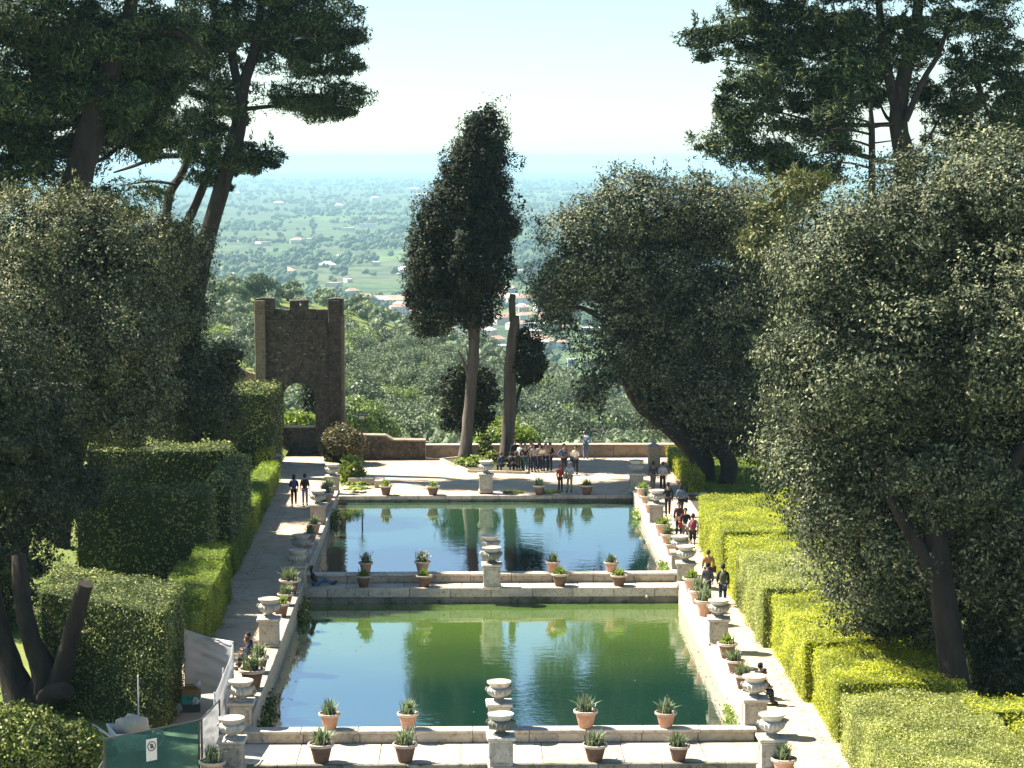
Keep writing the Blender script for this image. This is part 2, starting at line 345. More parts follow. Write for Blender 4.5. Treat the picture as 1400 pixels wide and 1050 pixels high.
rt = thing('causeway', (1.1, 71.9, 0), 'broad pale walkway of the nearest dam, brown pots along its edge', 'walkway')
MB().box(XL - .8, XR + .8, 70.75, 73.3, -1.9, -0.12).build('dam_body', M['mossy'], rt)
courses(rt, XL - .8, XR + .8, 72.02, 2.56, -0.12, 0.0, 7, 'paving_slab', M['walk'], 0.0)
courses(rt, XL - .8, XR + .8, 70.64, 0.20, -0.16, 0.012, 9, 'edge_stone', M['mossy'], 0.004)
rt = thing('low_wall', (1.1, 101.9, 0), 'low pale stone wall with flowering pots dividing the green pool from the blue pool', 'wall')
MB().box(XL, XR, 101.7, 102.14, -1.5, 0.0).build('footing', M['mossy'], rt)
courses(rt, XL, XR, 101.9, 0.50, 0.0, 0.31, 9, 'stone_block', M['stone'])
courses(rt, XL - .1, XR + .1, 101.9, 0.60, 0.31, 0.42, 9, 'coping_stone', M['coping'])
rt = thing('causeway', (1.1, 101, 0), 'narrow ledge and mossy dark-footed dam at the far end of the green pool', 'walkway')
courses(rt, XL - .8, XR + .8, 101.0, 1.28, -0.14, 0.0, 7, 'paving_slab', M['walk'], 0.0)
courses(rt, XL - .8, XR + .8, 100.44, 0.26, -0.40, 0.006, 10, 'edge_stone', M['ped'], 0.012)
MB().box(XL - .8, XR + .8, 100.46, 101.66, -1.5, -0.40).build('dam_body', M['mossy'], rt)
b = MB(); b.tube([(8.15, 100.42, -0.34), (8.15, 100.2, -0.36), (8.15, 100.08, -0.42)], 0.06, 8); b.build('spout', M['mossy'], rt)
rt = thing('pool_kerb', (1.1, 128.4, 0), 'stone kerb edging the sandy terrace at the far end of the blue pool', 'kerb')
courses(rt, XL, XR, 128.3, 0.62, -0.16, 0.05, 11, 'kerb_stone', M['stone'])
MB().box(XL - .1, XR + .1, 128.1, 128.6, -1.5, -0.16).build('footing', M['mossy'], rt)
for side, xi, xo, nm in ((-1, XL, WLO, 'left'), (1, XR, WRO, 'right')):
    for (y0, y1, wz, pool) in ((73.9, 100.2, W1, 'green'), (102.3, 128.0, W2, 'blue')):
        xc, th = (xi + xo) / 2, abs(xo - xi)
        lab = ('shaded ' if side < 0 else 'sunlit ') + 'side wall of the ' + pool + ' pool, pots and urns on it, along the ' + ('tree-shaded path' if side < 0 else 'path with the yellow hedge')
        rt = thing('pool_side_wall', (xc, (y0 + y1) / 2, 0), lab, 'wall')
        MB().box(min(xi, xo) + .03, max(xi, xo) - .03, y0, y1, -1.5, 0.24).build('wall_body', M['stone'] if side > 0 else M['ped'], rt)
        courses(rt, y0, y1, xc, th, 0.24, 0.36, 14, 'coping_stone', M['coping'] if side > 0 else M['stone'], 0.012, 'y')
rt = thing('pool_side_wall', (-7.6, 65, 0), 'side wall beside the pool below the nearest dam, tree side', 'wall')
MB().box(WLO, XL, 45, 70.5, -1.9, 0.2).build('wall_body', M['ped'], rt)
rt = thing('pool_side_wall', (9.9, 65, 0), 'side wall beside the pool below the nearest dam, hedge side', 'wall')
MB().box(XR, WRO, 45, 70.5, -1.9, 0.2).build('wall_body', M['ped'], rt)

# parapet at the end of the terrace
rt = thing('parapet', (8, 145, 0), 'long low brown stone parapet with pale coping at the end of the terrace', 'wall')
courses(rt, -2.6, 40, 145.05, 0.5, -0.2, 0.78, 14, 'wall_section', M['parapet'], 0.006)
courses(rt, -2.62, 40, 145.05, 0.62, 0.78, 0.86, 26, 'coping_stone', M['coping'], 0.006)
rt = thing('parapet', (-4.5, 144, 0), 'taller dark shaded stretch of parapet with a stepped top beside the lamp post', 'wall')
MB().plate([(-8.1, -.2), (-2.55, -.2), (-2.55, 1.18), (-4.6, 1.22), (-5.1, 1.5), (-8.1, 1.56)], 143.9, 144.7).build('wall_body', M['rubble'], rt)  # darker stone than the long parapet: its shade is put into the colour
MB().plate([(-8.1, 1.56), (-5.1, 1.5), (-4.6, 1.22), (-2.5, 1.18), (-2.5, 1.27), (-4.56, 1.31), (-5.06, 1.59), (-8.1, 1.65)], 143.84, 144.76).build('coping', M['parapet'], rt)
MB().box(-2.54, -2.50, 143.92, 144.68, -.1, 1.17).build('lit_end_face', M['parapet'], rt)  # thin paler plate, sunlight on the wall end put into its colour
rt = thing('pool_kerb', (12.6, 132, 0), 'thin terracotta kerb along the low yellow hedge at the end of the sunny path', 'kerb')
courses(rt, 126.5, 142, 12.62, 0.14, -0.05, 0.14, 8, 'kerb_stone', M['pot'], 0.004, 'y')

# ------------------------------------------------------------------ urns on pedestals
def make_urn(dark_urn=False):
    r = thing('stone_urn', (0, 0, 0), '-', 'urn', 'stone urns on pedestals round the pools')
    MB().box(-.42, .42, -.42, .42, 0, .12).build('plinth', M['ped'], r, .02)
    MB().box(-.345, .345, -.345, .345, .12, .92).build('pedestal_die', M['ped'], r)
    for k in range(4):
        f = MB()
        for (a0, a1, z0, z1) in ((-.36, -.27, .12, .92), (.27, .36, .12, .92), (-.268, .268, .84, .92), (-.268, .268, .12, .20)): f.box(a0, a1, -.372, -.346, z0, z1)
        me = f.mesh('panel_frame', M['ped']); link('panel_frame', me, r, rz=k * pi / 2)
    MB().box(-.40, .40, -.40, .40, .92, .985).build('cornice', M['ped'], r, .025)
    MB().box(-.455, .455, -.455, .455, .985, 1.09).build('cap_slab', M['coping'], r, .02)
    u = M['urn_dark'] if dark_urn else M['urn']
    MB().lathe([(.26, 1.09), (.27, 1.13), (.2, 1.16), (.13, 1.2), (.14, 1.24), (.19, 1.26)], 20).build('urn_foot', u, r)
    pf = [(.17, 1.255), (.27, 1.29), (.36, 1.36), (.405, 1.45), (.40, 1.52), (.355, 1.575), (.31, 1.60)]
    bw = MB().lathe(pf, 36, flute=[.0, .05, .07, .07, .06, .03, 0]).build('urn_bowl', u, r)
    MB().lathe([(.305, 1.595), (.33, 1.66), (.395, 1.72), (.42, 1.745), (.42, 1.79), (.385, 1.80), (.36, 1.775), (.05, 1.765)], 28).build('rim', M['coping'] if not dark_urn else M['urn'], r)
    for a in (0, pi):
        MB().tube([(.36 * cos(a), .36 * sin(a), 1.56), (.44 * cos(a), .44 * sin(a), 1.58), (.46 * cos(a), .46 * sin(a), 1.51), (.40 * cos(a), .40 * sin(a), 1.46)], .03, 6).build('handle', u, r)
    return r
URN, URND = make_urn(), make_urn(True); used = set()
def place_urn(x, y, z, label, dark=False, rz=0.0, sc=1.0):
    base = URND if dark else URN
    o = base if id(base) not in used else copy_tree(base); used.add(id(base))
    k_ = random.uniform(.96, 1.03); o.location = (x, y, z); o.rotation_euler = (0, 0, rz + R(random.uniform(-4, 4))); o.scale = (k_, k_, k_ * random.uniform(.97, 1.04)); o['label'] = label
urns = [
 (-7.45, 74.15, .2, 'stone urn at the corner of the green pool, just behind the white tarpaulin', 0),
 (-7.35, 70.1, 0, 'stone urn on a pedestal beside the white tarpaulin, nearer than the corner urn', 0),
 (1.12, 73.75, .22, 'pale stone urn in the middle of the nearest low wall, standing against the green water', 0),
 (1.12, 70.25, 0, 'dark lichened stone urn on a panelled pedestal in the middle of the nearest walkway edge', 1),
 (9.65, 74.1, .2, 'stone urn on a pedestal at the corner of the green pool by the hedge path', 0),
 (9.62, 69.6, 0, 'nearest stone urn by the hedge path, with a spiky plant at its foot', 0),
 (-7.55, 103.3, .1, 'stone urn behind another at the tree side end of the dividing wall', 0),
 (-7.5, 100.3, .05, 'stone urn above the reclining person at the end of the dividing wall', 0),
 (1.15, 102.5, .22, 'pale stone urn midway along the dividing wall, the farther of the pair', 0),
 (1.2, 100.35, 0, 'darker stone urn midway along the dividing wall, the nearer of the pair', 1),
 (9.9, 103.2, .1, 'stone urn behind another at the hedge path end of the dividing wall', 0),
 (9.9, 100.3, .05, 'stone urn at the hedge path end of the dividing wall, the nearer of the pair', 0),
 (-7.6, 86.8, .36, 'stone urn on the side wall just behind the two dark seated people', 0),
 (9.9, 87.0, .3, 'stone urn halfway along the sunlit side wall of the green pool', 0),
 (-7.6, 116.4, .3, 'stone urn halfway along the tree side wall of the blue pool', 0),
 (9.95, 116.4, .3, 'stone urn halfway along the sunlit side wall of the blue pool, by the walkers', 0),
 (-7.6, 129.1, .05, 'stone urn at the far corner of the blue pool beside the bright green shrub', 0),
 (1.2, 129.0, .1, 'stone urn on a pedestal midway along the far kerb of the blue pool', 0),
 (9.86, 129.0, .1, 'stone urn at the far corner of the blue pool where the walkers enter the path', 0)]
for x, y, z, lab, d in urns: place_urn(x, y, z, lab, bool(d), R(random.uniform(-2, 2)))
r = thing('stone_pillar', (11.75, 139.5, 0), 'short square stone pillar with a pointed cap on the terrace near the parapet', 'pillar')
MB().box(-.36 + 11.75, .36 + 11.75, 139.14, 139.86, 0, 1.3).build('shaft', M['ped'], r, .02)
b = MB(); b.box(11.27, 12.23, 139.02, 139.98, 1.3, 1.4); b.build('cap_slab', M['coping'], r, .02)
b = MB(); b.add([(11.35, 139.1, 1.4), (12.15, 139.1, 1.4), (12.15, 139.9, 1.4), (11.35, 139.9, 1.4), (11.75, 139.5, 1.66)], [(0, 1, 4), (1, 2, 4), (2, 3, 4), (3, 0, 4)]); b.build('finial', M['coping'], r)
# ------------------------------------------------------------------ leaf clouds
def unit(v): return v / (np.linalg.norm(v, axis=-1, keepdims=True) + 1e-9)
def cards(P, N, ln, wd, rng, quad=True, loose=0.8, T=None):
    n = len(P); N = unit(N + loose * rng.normal(size=(n, 3)))
    T = unit(np.cross(N, rng.normal(size=(n, 3)))) if T is None else unit(T)
    B = unit(np.cross(N, T)); l = (ln * rng.uniform(.6, 1.3, n))[:, None] / 2; w_ = (wd * rng.uniform(.7, 1.25, n))[:, None] / 2
    if quad: V = np.stack([P - T * l, P + B * w_ + N * w_ * .3, P + T * l, P - B * w_ + N * w_ * .3], 1)
    else: V = np.stack([P - T * l - B * w_, P - T * l + B * w_, P + T * l], 1)
    k = 4 if quad else 3
    return V.reshape(-1, 3), np.arange(n * k).reshape(n, k)
def blob_clumps(blobs, nc, rng, inner=0.62, lo=0.80, hi=1.04, minz=-1.0):
    C = np.array([b[0] for b in blobs], float); A = np.array([b[1] for b in blobs], float)
    wgt = np.prod(A, 1) ** (2 / 3) * np.array([b[2] if len(b) > 2 else 1 for b in blobs]); wgt /= wgt.sum()
    out_p, out_n = [], []; need = nc
    for _ in range(6):
        k = max(int(need * 1.6), 64); bi = rng.choice(len(C), k, p=wgt)
        d = unit(rng.normal(size=(k, 3))); f = rng.uniform(lo, hi, k)[:, None]
        p = C[bi] + d * A[bi] * f; keep = d[:, 2] > minz
        for j in range(len(C)):
            q = np.linalg.norm((p - C[j]) / A[j], axis=1); keep &= ~((q < inner) & (bi != j))
        p = p[keep][:need]; out_p.append(p); out_n.append(unit(d[keep][:need] / A[bi][keep][:need])); need -= len(p)
        if need <= 0: break
    return np.concatenate(out_p), np.concatenate(out_n)
ICO = None
def ico(sub=2):
    bm = bmesh.new(); bmesh.ops.create_icosphere(bm, subdivisions=sub, radius=1); V = np.array([v.co[:] for v in bm.verts]); F = np.array([[v.index for v in f.verts] for f in bm.faces]); bm.free(); return V, F
ICO1, ICO2, ICO3 = ico(1), ico(2), ico(3)
def lumpy(c, a, sc, rng, I=None, amp=.25):
    V, F = I or ICO2; ph = rng.uniform(0, 6, 3)
    n = 1 + amp * (np.sin(V[:, 0] * 4.1 + ph[0]) * np.sin(V[:, 1] * 3.7 + ph[1]) + .6 * np.sin(V[:, 2] * 5.3 + ph[2]) * np.sin(V[:, 0] * 7 + ph[1]))
    return np.array(c) + V * n[:, None] * np.array(a) * sc, F
def crown(name, parent, mat, blobs, clumps, per, clump_r, leaf, seed=1, quad=True, core=0.66, inner=0.62, lo=0.80, hi=1.05, loose=0.8, flat=0.8, minz=-1.0, upturn=0.3, radial=False, shell=0, inleaf=.4, sprigs=0, sprig_len=.9):
    rng = np.random.default_rng(seed); off = root_loc(parent)
    p, n = blob_clumps(blobs, clumps, rng, inner, lo, hi, minz); m_ = len(p)
    g = np.clip(rng.normal(size=(m_, per, 3)) * .5, -1, 1) * (clump_r * rng.uniform(.6, 1.35, m_))[:, None, None]; g[..., 2] *= flat
    if shell:      # rounded leafy tufts: leaves over the outside of each, gaps between them
        d = unit(rng.normal(size=(m_, per, 3)) + n[:, None] * shell); rad_ = clump_r * np.exp(rng.normal(size=m_) * .38)[:, None, None]
        ph = rng.uniform(0, 6, (m_, 1)); wv = 1 + .22 * np.sin(d[..., 0] * 5 + ph) * np.sin(d[..., 1] * 5 - ph) + .15 * np.sin(d[..., 2] * 8 + 2 * ph)
        g = d * rad_ * (wv * rng.uniform(.72, 1.06, (m_, per)))[..., None]; g[..., 2] *= flat
    P = (p[:, None] + g).reshape(-1, 3); Nn = unit(np.repeat(n, per, 0) * (1.0 if shell else .8) + unit(g.reshape(-1, 3)) * .7 + np.array([0, 0, upturn]))
    T = unit(g.reshape(-1, 3) + .4 * rng.normal(size=(len(P), 3)) + np.repeat(n, per, 0) * clump_r * .4 + np.array([0, 0, .15])) if radial else None
    V, F = cards(P, Nn, leaf[0], leaf[1], rng, quad, loose, T)
    if sprigs:     # loose shoots standing off the outline
        k = np.where((n[:, 2] > -.1))[0]; k = rng.choice(k, sprigs); q = rng.random((sprigs, 16)); ln = (sprig_len * rng.uniform(.5, 1.3, sprigs))[:, None]
        d = unit(n[k] * .55 + np.array([0, 0, .75]) + .25 * rng.normal(size=(sprigs, 3)))
        Ps = (p[k] + n[k] * clump_r * .7)[:, None] + d[:, None] * (q * ln)[..., None] + rng.normal(size=(sprigs, 16, 3)) * .05
        V3, F3 = cards(Ps.reshape(-1, 3), np.repeat(n[k], 16, 0), leaf[0], leaf[1], rng, quad, 1.0, np.repeat(d, 16, 0) + .7 * rng.normal(size=(sprigs * 16, 3)))
        F = np.concatenate([F, F3 + len(V)]); V = np.concatenate([V, V3])
    if core:
        # leaves deeper inside each lobe, fewer and larger, so that the crown is not hollow
        Pi = []
        for b in blobs:
            vol = 4.19 * b[1][0] * b[1][1] * b[1][2] * core ** 3; k = int(min(vol * 30 * (.40 / inleaf) ** 2, 5200))
            q = unit(rng.normal(size=(k, 3))) * (rng.random((k, 1)) ** .45) * core; Pi.append(np.array(b[0]) + q * np.array(b[1]))
        Pi = np.concatenate(Pi); V2, F2 = cards(Pi, np.tile([0, 0, .6], (len(Pi), 1)), inleaf, inleaf * .62, rng, quad, 1.0)
        F = np.concatenate([F, F2 + len(V)]); V = np.concatenate([V, V2])
    me = poly_mesh(name, V - off, F, mat)
    return link(name, me, parent)
def poly_mesh(name, V, F, mat):
    """faces with -1 in the fourth column are triangles"""
    F = np.asarray(F); V = np.asarray(V, np.float32)
    if F.shape[1] == 3 or not (F[:, 3] < 0).any(): return mesh_np(name, V, F, mat)
    tot = np.where(F[:, 3] < 0, 3, 4).astype(np.int32); st = np.concatenate([[0], np.cumsum(tot)[:-1]]).astype(np.int32)
    idx = F.ravel(); idx = idx[idx >= 0].astype(np.int32)
    me = bpy.data.meshes.new(name); me.vertices.add(len(V)); me.vertices.foreach_set('co', V.ravel())
    me.loops.add(len(idx)); me.loops.foreach_set('vertex_index', idx); me.polygons.add(len(F))
    me.polygons.foreach_set('loop_start', st); me.polygons.foreach_set('loop_total', tot)
    me.update(calc_edges=True); me.materials.append(mat); return me
def B(px, py, Y, rx, rz, ry=None, wgt=1.0):
    """ellipsoid from where it stands in the view: centre, half width and half height in photo pixels at distance Y"""
    c = atY(px, py, Y); k = Y / FOC
    return (c, (rx * k, ry if ry else (rx * k + rz * k) / 2, rz * k), wgt)
def limb(parent, name, pts, rad, mat, n=8, wob=.06, seed=0):
    P = [np.array(p, float) for p in pts]; Q, Rr = [], []
    for i in range(len(P) - 1):            # Catmull-Rom so limbs bend smoothly
        a, b_, c, d = P[max(i - 1, 0)], P[i], P[i + 1], P[min(i + 2, len(P) - 1)]
        for s_ in np.linspace(0, 1, 5)[:-1]:
            Q.append(.5 * ((2 * b_) + (c - a) * s_ + (2 * a - 5 * b_ + 4 * c - d) * s_ ** 2 + (3 * b_ - 3 * c + d - a) * s_ ** 3)); Rr.append(rad[i] * (1 - s_) + rad[i + 1] * s_)
    Q.append(P[-1]); Rr.append(rad[-1])
    return MB().tube(Q, Rr, n, True, wob, seed).build(name, mat, parent)
def pxs(Y, *pts): return [atY(x, y, Y + (d[0] if d else 0)) for x, y, *d in pts]

# ------------------------------------------------------------------ potted plants
def make_pot(mat, kind, seed):
    rng = np.random.default_rng(seed)
    r = thing('potted_plant', (0, 0, 0), '-', 'potted plant', 'potted plants round the pools')
    MB().lathe([(.20, 0), (.22, .02), (.30, .34), (.33, .46)], 20).build('pot', M[mat], r)
    rim = MB().lathe([(.33, .455), (.385, .47), (.40, .50), (.40, .55), (.36, .56), (.33, .53), (.32, .50)], 24).build('rim', M['pot_rim'] if kind != 'far' else M[mat], r)
    MB().lathe([(.325, .495), (.2, .515), (.02, .52)], 16).build('soil', M['potsoil'], r)
    n = 130; a = rng.uniform(0, 2 * pi, n); tilt = rng.uniform(.05, 1.0, n) ** 1.0; ln = rng.uniform(.3, .62, n)
    if kind == 'round': tilt *= 1.4; ln *= .75
    d0 = np.stack([np.cos(a) * np.sin(tilt * .6), np.sin(a) * np.sin(tilt * .6), np.cos(tilt * .6)], 1)
    d1 = np.stack([np.cos(a) * np.sin(tilt * 1.5), np.sin(a) * np.sin(tilt * 1.5), np.cos(tilt * 1.5)], 1)
    b0 = np.stack([rng.normal(size=n) * .09, rng.normal(size=n) * .09, np.full(n, .5)], 1); side = unit(np.cross(d0, [0, 0, 1.0]) + 1e-3) * .022
    p1 = b0 + d0 * ln[:, None] * .55; p2 = p1 + d1 * ln[:, None] * .5
    V = np.stack([b0 - side, b0 + side, p1 + side * 1.1, p1 - side * 1.1, p2], 1).reshape(-1, 3); k = np.arange(n)[:, None] * 5
    F = np.concatenate([np.concatenate([k, k + 1, k + 2, k + 3], 1), np.concatenate([k + 3, k + 2, k + 4, k * 0 - 1], 1)])
    lf = link('foliage', poly_mesh('foliage', V, F, M['spike' if kind != 'round' else 'shrub']), r)
    if kind == 'flower':
        q = rng.normal(size=(70, 3)) * [.17, .17, .10] + [0, 0, .84]; v, f = cards(q, q * 0 + [0, 0, 1.], .10, .09, rng)
        link('blossom', mesh_np('blossom', v, f, M['petal']), lf)
    return r
PK = {('pot', 'spike'): 3, ('pot_dark', 'spike'): 4, ('pot', 'flower'): 5, ('pot_dark', 'flower'): 6, ('pot_dark', 'round'): 7, ('pot', 'round'): 8, ('pot', 'far'): 9}
POT = {}
def place_pot(x, y, z, mat, kind, label, sc=1.0):
    k = (mat, kind)
    if k not in POT: POT[k] = o = make_pot(mat, kind, PK.get(k, 11))
    else: o = copy_tree(POT[k])
    o.location = (x, y, z); o.rotation_euler = (0, 0, random.uniform(0, 6.28)); k_ = sc * random.uniform(.9, 1.1); o.scale = (k_, k_, k_ * random.uniform(.92, 1.1)); o['label'] = label
ordn = ['first', 'second', 'third', 'fourth', 'fifth', 'sixth', 'seventh']
for i, px in enumerate((449, 557, 803, 914)):
    q = at(px, 1005, .42); place_pot(q[0], 73.55, .42, 'pot', 'spike', 'orange terracotta pot of spiky grass on the nearest low wall, %s from the white tarpaulin' % ordn[i], 1.0)
for i, px in enumerate((439, 554, 814, 929)):
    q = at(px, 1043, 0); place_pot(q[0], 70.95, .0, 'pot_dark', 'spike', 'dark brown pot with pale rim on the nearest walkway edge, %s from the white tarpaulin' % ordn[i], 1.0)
place_pot(at(289, 1070)[0], 69.0, 0, 'pot', 'spike', 'pot of spiky leaves at the foot of the urn beside the white tarpaulin', 1.0)
place_pot(at(1076, 1070)[0], 69.0, 0, 'pot', 'spike', 'pot of spiky leaves below the nearest urn by the hedge path', 1.0)
for i, (px, kd) in enumerate(((499, 'flower'), (577, 'flower'), (757, 'spike'), (838, 'spike'))):
    q = at(px, 788, .42); place_pot(q[0], 101.9, .42, 'pot', kd, ('orange pot of pale flowers' if kd == 'flower' else 'orange pot of green spiky leaves') + ' on the dividing wall, %s from the reclining person' % ordn[i], .95)
for i, (px, kd) in enumerate(((497, 'round'), (580, 'round'), (766, 'round'), (847, 'round'))):
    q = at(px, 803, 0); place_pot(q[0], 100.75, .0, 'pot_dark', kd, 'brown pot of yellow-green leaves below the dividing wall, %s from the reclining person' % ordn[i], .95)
for i, (px, kd) in enumerate(((528, 'round'), (592, 'round'), (737, 'spike'), (802, 'round'))):
    q = at(px, 675, .05); place_pot(q[0], 128.35, .05, 'pot_dark', kd, 'brown pot on the far kerb of the blue pool, %s from the bright shrub' % ordn[i], 1.0)
for x, ys, nm in ((-7.6, (77.0, 79.6, 82.2, 92.4, 94.8, 97.2, 107.0, 110.3, 113.2, 120.2, 122.8, 125.6), 'shaded tree side'), (9.92, (76.4, 79.2, 81.7, 84.2, 92.2, 94.8, 97.4, 106.6, 109.4, 112.2, 119.6, 122.4, 125.0), 'sunlit hedge side')):
    for i, y in enumerate(ys):
        pool = 'green' if y < 101 else 'blue'; same = [q for q in ys if (q < 101) == (y < 101)]
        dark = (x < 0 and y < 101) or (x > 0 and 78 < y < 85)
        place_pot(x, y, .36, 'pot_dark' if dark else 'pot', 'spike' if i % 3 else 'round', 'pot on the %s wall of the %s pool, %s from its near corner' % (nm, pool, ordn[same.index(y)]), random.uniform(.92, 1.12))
# ------------------------------------------------------------------ tower and old wall
r = thing('gate_tower', (-10.95, 149.5, 0), 'dark ruined brick gate tower with battlements and an open arch, ending the tree-shaded path', 'tower')
TY0, TY1 = 149.2, 150.1
xl, xr, ac, ar = -13.55, -8.35, -10.95, 1.08
arch = [(ac - ar, -.3)] + [(ac - ar * cos(a), 3.3 + ar * 1.05 * sin(a)) for a in np.linspace(0, pi, 15)] + [(ac + ar, -.3)]
def rough(pts, j, seed):
    rr = random.Random(seed); return [(x + rr.uniform(-j, j), z + rr.uniform(-j, j)) for x, z in pts]
top = rough([(xl + .05, 9.34), (xl + 1.6, 9.24), (xl + 3, 9.3), (xr - .6, 9.24), (xr, 9.32)], .03, 3)
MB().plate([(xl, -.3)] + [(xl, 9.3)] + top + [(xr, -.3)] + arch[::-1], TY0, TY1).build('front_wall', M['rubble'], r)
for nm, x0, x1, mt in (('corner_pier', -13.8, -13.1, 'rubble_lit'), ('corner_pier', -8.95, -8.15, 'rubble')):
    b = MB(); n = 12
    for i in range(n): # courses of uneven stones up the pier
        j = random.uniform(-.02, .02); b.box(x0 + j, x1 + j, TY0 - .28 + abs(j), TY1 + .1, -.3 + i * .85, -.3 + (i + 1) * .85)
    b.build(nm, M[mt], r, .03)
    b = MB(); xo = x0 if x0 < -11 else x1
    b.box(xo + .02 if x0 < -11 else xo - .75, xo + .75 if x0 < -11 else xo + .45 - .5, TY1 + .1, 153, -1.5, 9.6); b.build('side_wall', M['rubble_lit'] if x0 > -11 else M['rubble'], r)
MB().box(-8.35, -7.95, TY0 + .2, TY0 + 1.3, -.3, 8.9).build('buttress', M['rubble_lit'], r, .03)
MB().box(xl + .46, xr - .62, TY0 - .1, TY0 - .002, 8.50, 8.62).build('string_course', M['rubble'], r, .02)
for x0, x1, z1 in ((-13.82, -12.5, 10.02), (-8.98, -8.0, 10.0)):
    q = rough([(x0, 9.0), (x0, z1 - .05), ((x0 + x1) / 2, z1 + .04), (x1, z1), (x1, 9.0)], .03, int(z1 * 10)); MB().plate(q, TY0 - .2, TY1 + .05).build('merlon', M['rubble'], r)
MB().plate([(-11.5, 9.2), (-11.5, 9.86), (-10.3, 9.9), (-10.3, 9.2), (-10.74, 9.2), (-10.74, 9.72), (-10.9, 9.72), (-10.9, 9.2)], TY0 - .02, TY1 - .1).build('merlon', M['rubble'], r)
MB().plate([(-10.895, 9.2), (-10.895, 9.5), (-10.745, 9.5), (-10.745, 9.2)], TY0 - .02, TY1 - .1).build('merlon_sill', M['rubble'], r)
ring = [(ac - (ar + .28) * cos(a), 3.3 + (ar + .28) * 1.05 * sin(a)) for a in np.linspace(0, pi, 15)] + [(ac - (ar + .005) * cos(a), 3.3 + (ar + .005) * 1.05 * sin(a)) for a in np.linspace(pi, 0, 15)]
MB().plate(ring, TY0 - .07, TY0 + .2).build('arch_ring', M['rubble'], r)
MB().box(ac - ar - .02, ac + ar + .02, TY1 - .5, TY1 - .05, -.3, 1.42).build('arch_sill_wall', M['rubble'], r)
MB().box(ac - ar - .015, ac + ar + .015, TY1 - .58, TY1 + .03, 1.42, 1.52).build('sill_coping', M['coping'], r)
stone = MB().box(-.07, .07, -.03, .03, -.045, .045).mesh('pale_stone', M['rubble_lit'])
rs = random.Random(5)
for i in range(46):
    x, z = rs.uniform(-13.0, -9.05), rs.uniform(1, 8.2)
    if abs(x - ac) < 1.5 and z < 4.9: continue
    o = link('pale_stone', stone, r, np.array((x, TY0 - .002, z)) - root_loc(r)); s_ = rs.uniform(.5, 1.2); o.scale = (s_ * 1.2, 1, s_)
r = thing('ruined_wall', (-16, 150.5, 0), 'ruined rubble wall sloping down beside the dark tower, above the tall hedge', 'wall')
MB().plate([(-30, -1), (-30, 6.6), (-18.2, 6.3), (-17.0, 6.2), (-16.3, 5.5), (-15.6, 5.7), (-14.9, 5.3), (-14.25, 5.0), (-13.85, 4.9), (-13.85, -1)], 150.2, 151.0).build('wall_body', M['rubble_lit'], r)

# ------------------------------------------------------------------ hedges
def hedge(poly, z0, z1, mat, label, dens=180, leaf=(.13, .075), seed=0, coremat=None, name='clipped_hedge', group=None, shag=.065):
    """prism hedge: solid clipped mass plus leaves standing off every face"""
    rng = np.random.default_rng(seed); n = len(poly)
    a = sum(poly[i][0] * poly[(i + 1) % n][1] - poly[(i + 1) % n][0] * poly[i][1] for i in range(n))
    zt = z1 if hasattr(z1, '__len__') else [z1] * n
    if a < 0: poly = poly[::-1]; zt = zt[::-1]
    P3 = np.array(poly, float); c = P3.mean(0); r = thing(name, (c[0], c[1], z0), label, 'hedge', group)
    ins = [tuple(c + (p - c) * (1 - .07 / (np.linalg.norm(p - c) + .01))) for p in P3]
    MB().prism(ins, z0 - .1, [z - .06 for z in zt]).build('clipped_mass', coremat or M['hedge_core'], r)
    Ps, Ns = [], []
    def wobble(p): return .07 * np.sin(p[:, 0] * 2.3 + p[:, 2] * 1.9) * np.sin(p[:, 1] * 2.1 + p[:, 2] * 2.7 + seed)
    for i in range(n):
        p, q = P3[i], P3[(i + 1) % n]; za, zb = zt[i], zt[(i + 1) % n]; ln = np.linalg.norm(q - p); h = (za + zb) / 2 - z0
        k = int(ln * h * dens); u = rng.random(k); v = rng.random(k); xy = p + (q - p) * u[:, None]; z = z0 + v * ((za + (zb - za) * u) - z0)
        nn = np.array([(q - p)[1], -(q - p)[0], 0]) / ln; pp = np.concatenate([xy, z[:, None]], 1)
        pp = pp + nn * (rng.normal(size=k) * shag + wobble(pp))[:, None]; Ps.append(pp); Ns.append(np.tile(nn + [0, 0, .25], (k, 1)))
    # top: fan triangles from the centre
    zc = float(np.mean(zt))
    for i in range(n):
        A_ = np.array([*P3[i], zt[i]]); B_ = np.array([*P3[(i + 1) % n], zt[(i + 1) % n]]); C_ = np.array([*c, zc])
        ar_ = .5 * np.linalg.norm(np.cross(B_ - A_, C_ - A_)); k = int(ar_ * dens * 1.1); u = np.sqrt(rng.random(k))[:, None]; v = rng.random(k)[:, None]
        pp = A_ * (1 - u) + B_ * u * (1 - v) + C_ * u * v; pp[:, 2] += rng.normal(size=k) * shag + wobble(pp) * 1.3; Ps.append(pp); Ns.append(np.tile([0, 0, 1.], (k, 1)))
    V, F = cards(np.concatenate(Ps), np.concatenate(Ns), leaf[0], leaf[1], rng, False, .45)
    o = link('leaves', mesh_np('leaves', V - root_loc(r), F, mat), r); o['kind'] = 'stuff'
    return r
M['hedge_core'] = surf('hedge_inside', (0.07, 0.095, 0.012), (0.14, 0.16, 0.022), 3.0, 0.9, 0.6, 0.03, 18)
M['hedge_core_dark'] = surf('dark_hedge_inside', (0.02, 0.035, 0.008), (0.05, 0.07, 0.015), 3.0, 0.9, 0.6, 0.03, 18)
def rect(x0, x1, y0, y1): return [(x0, y0), (x1, y0), (x1, y1), (x0, y1)]
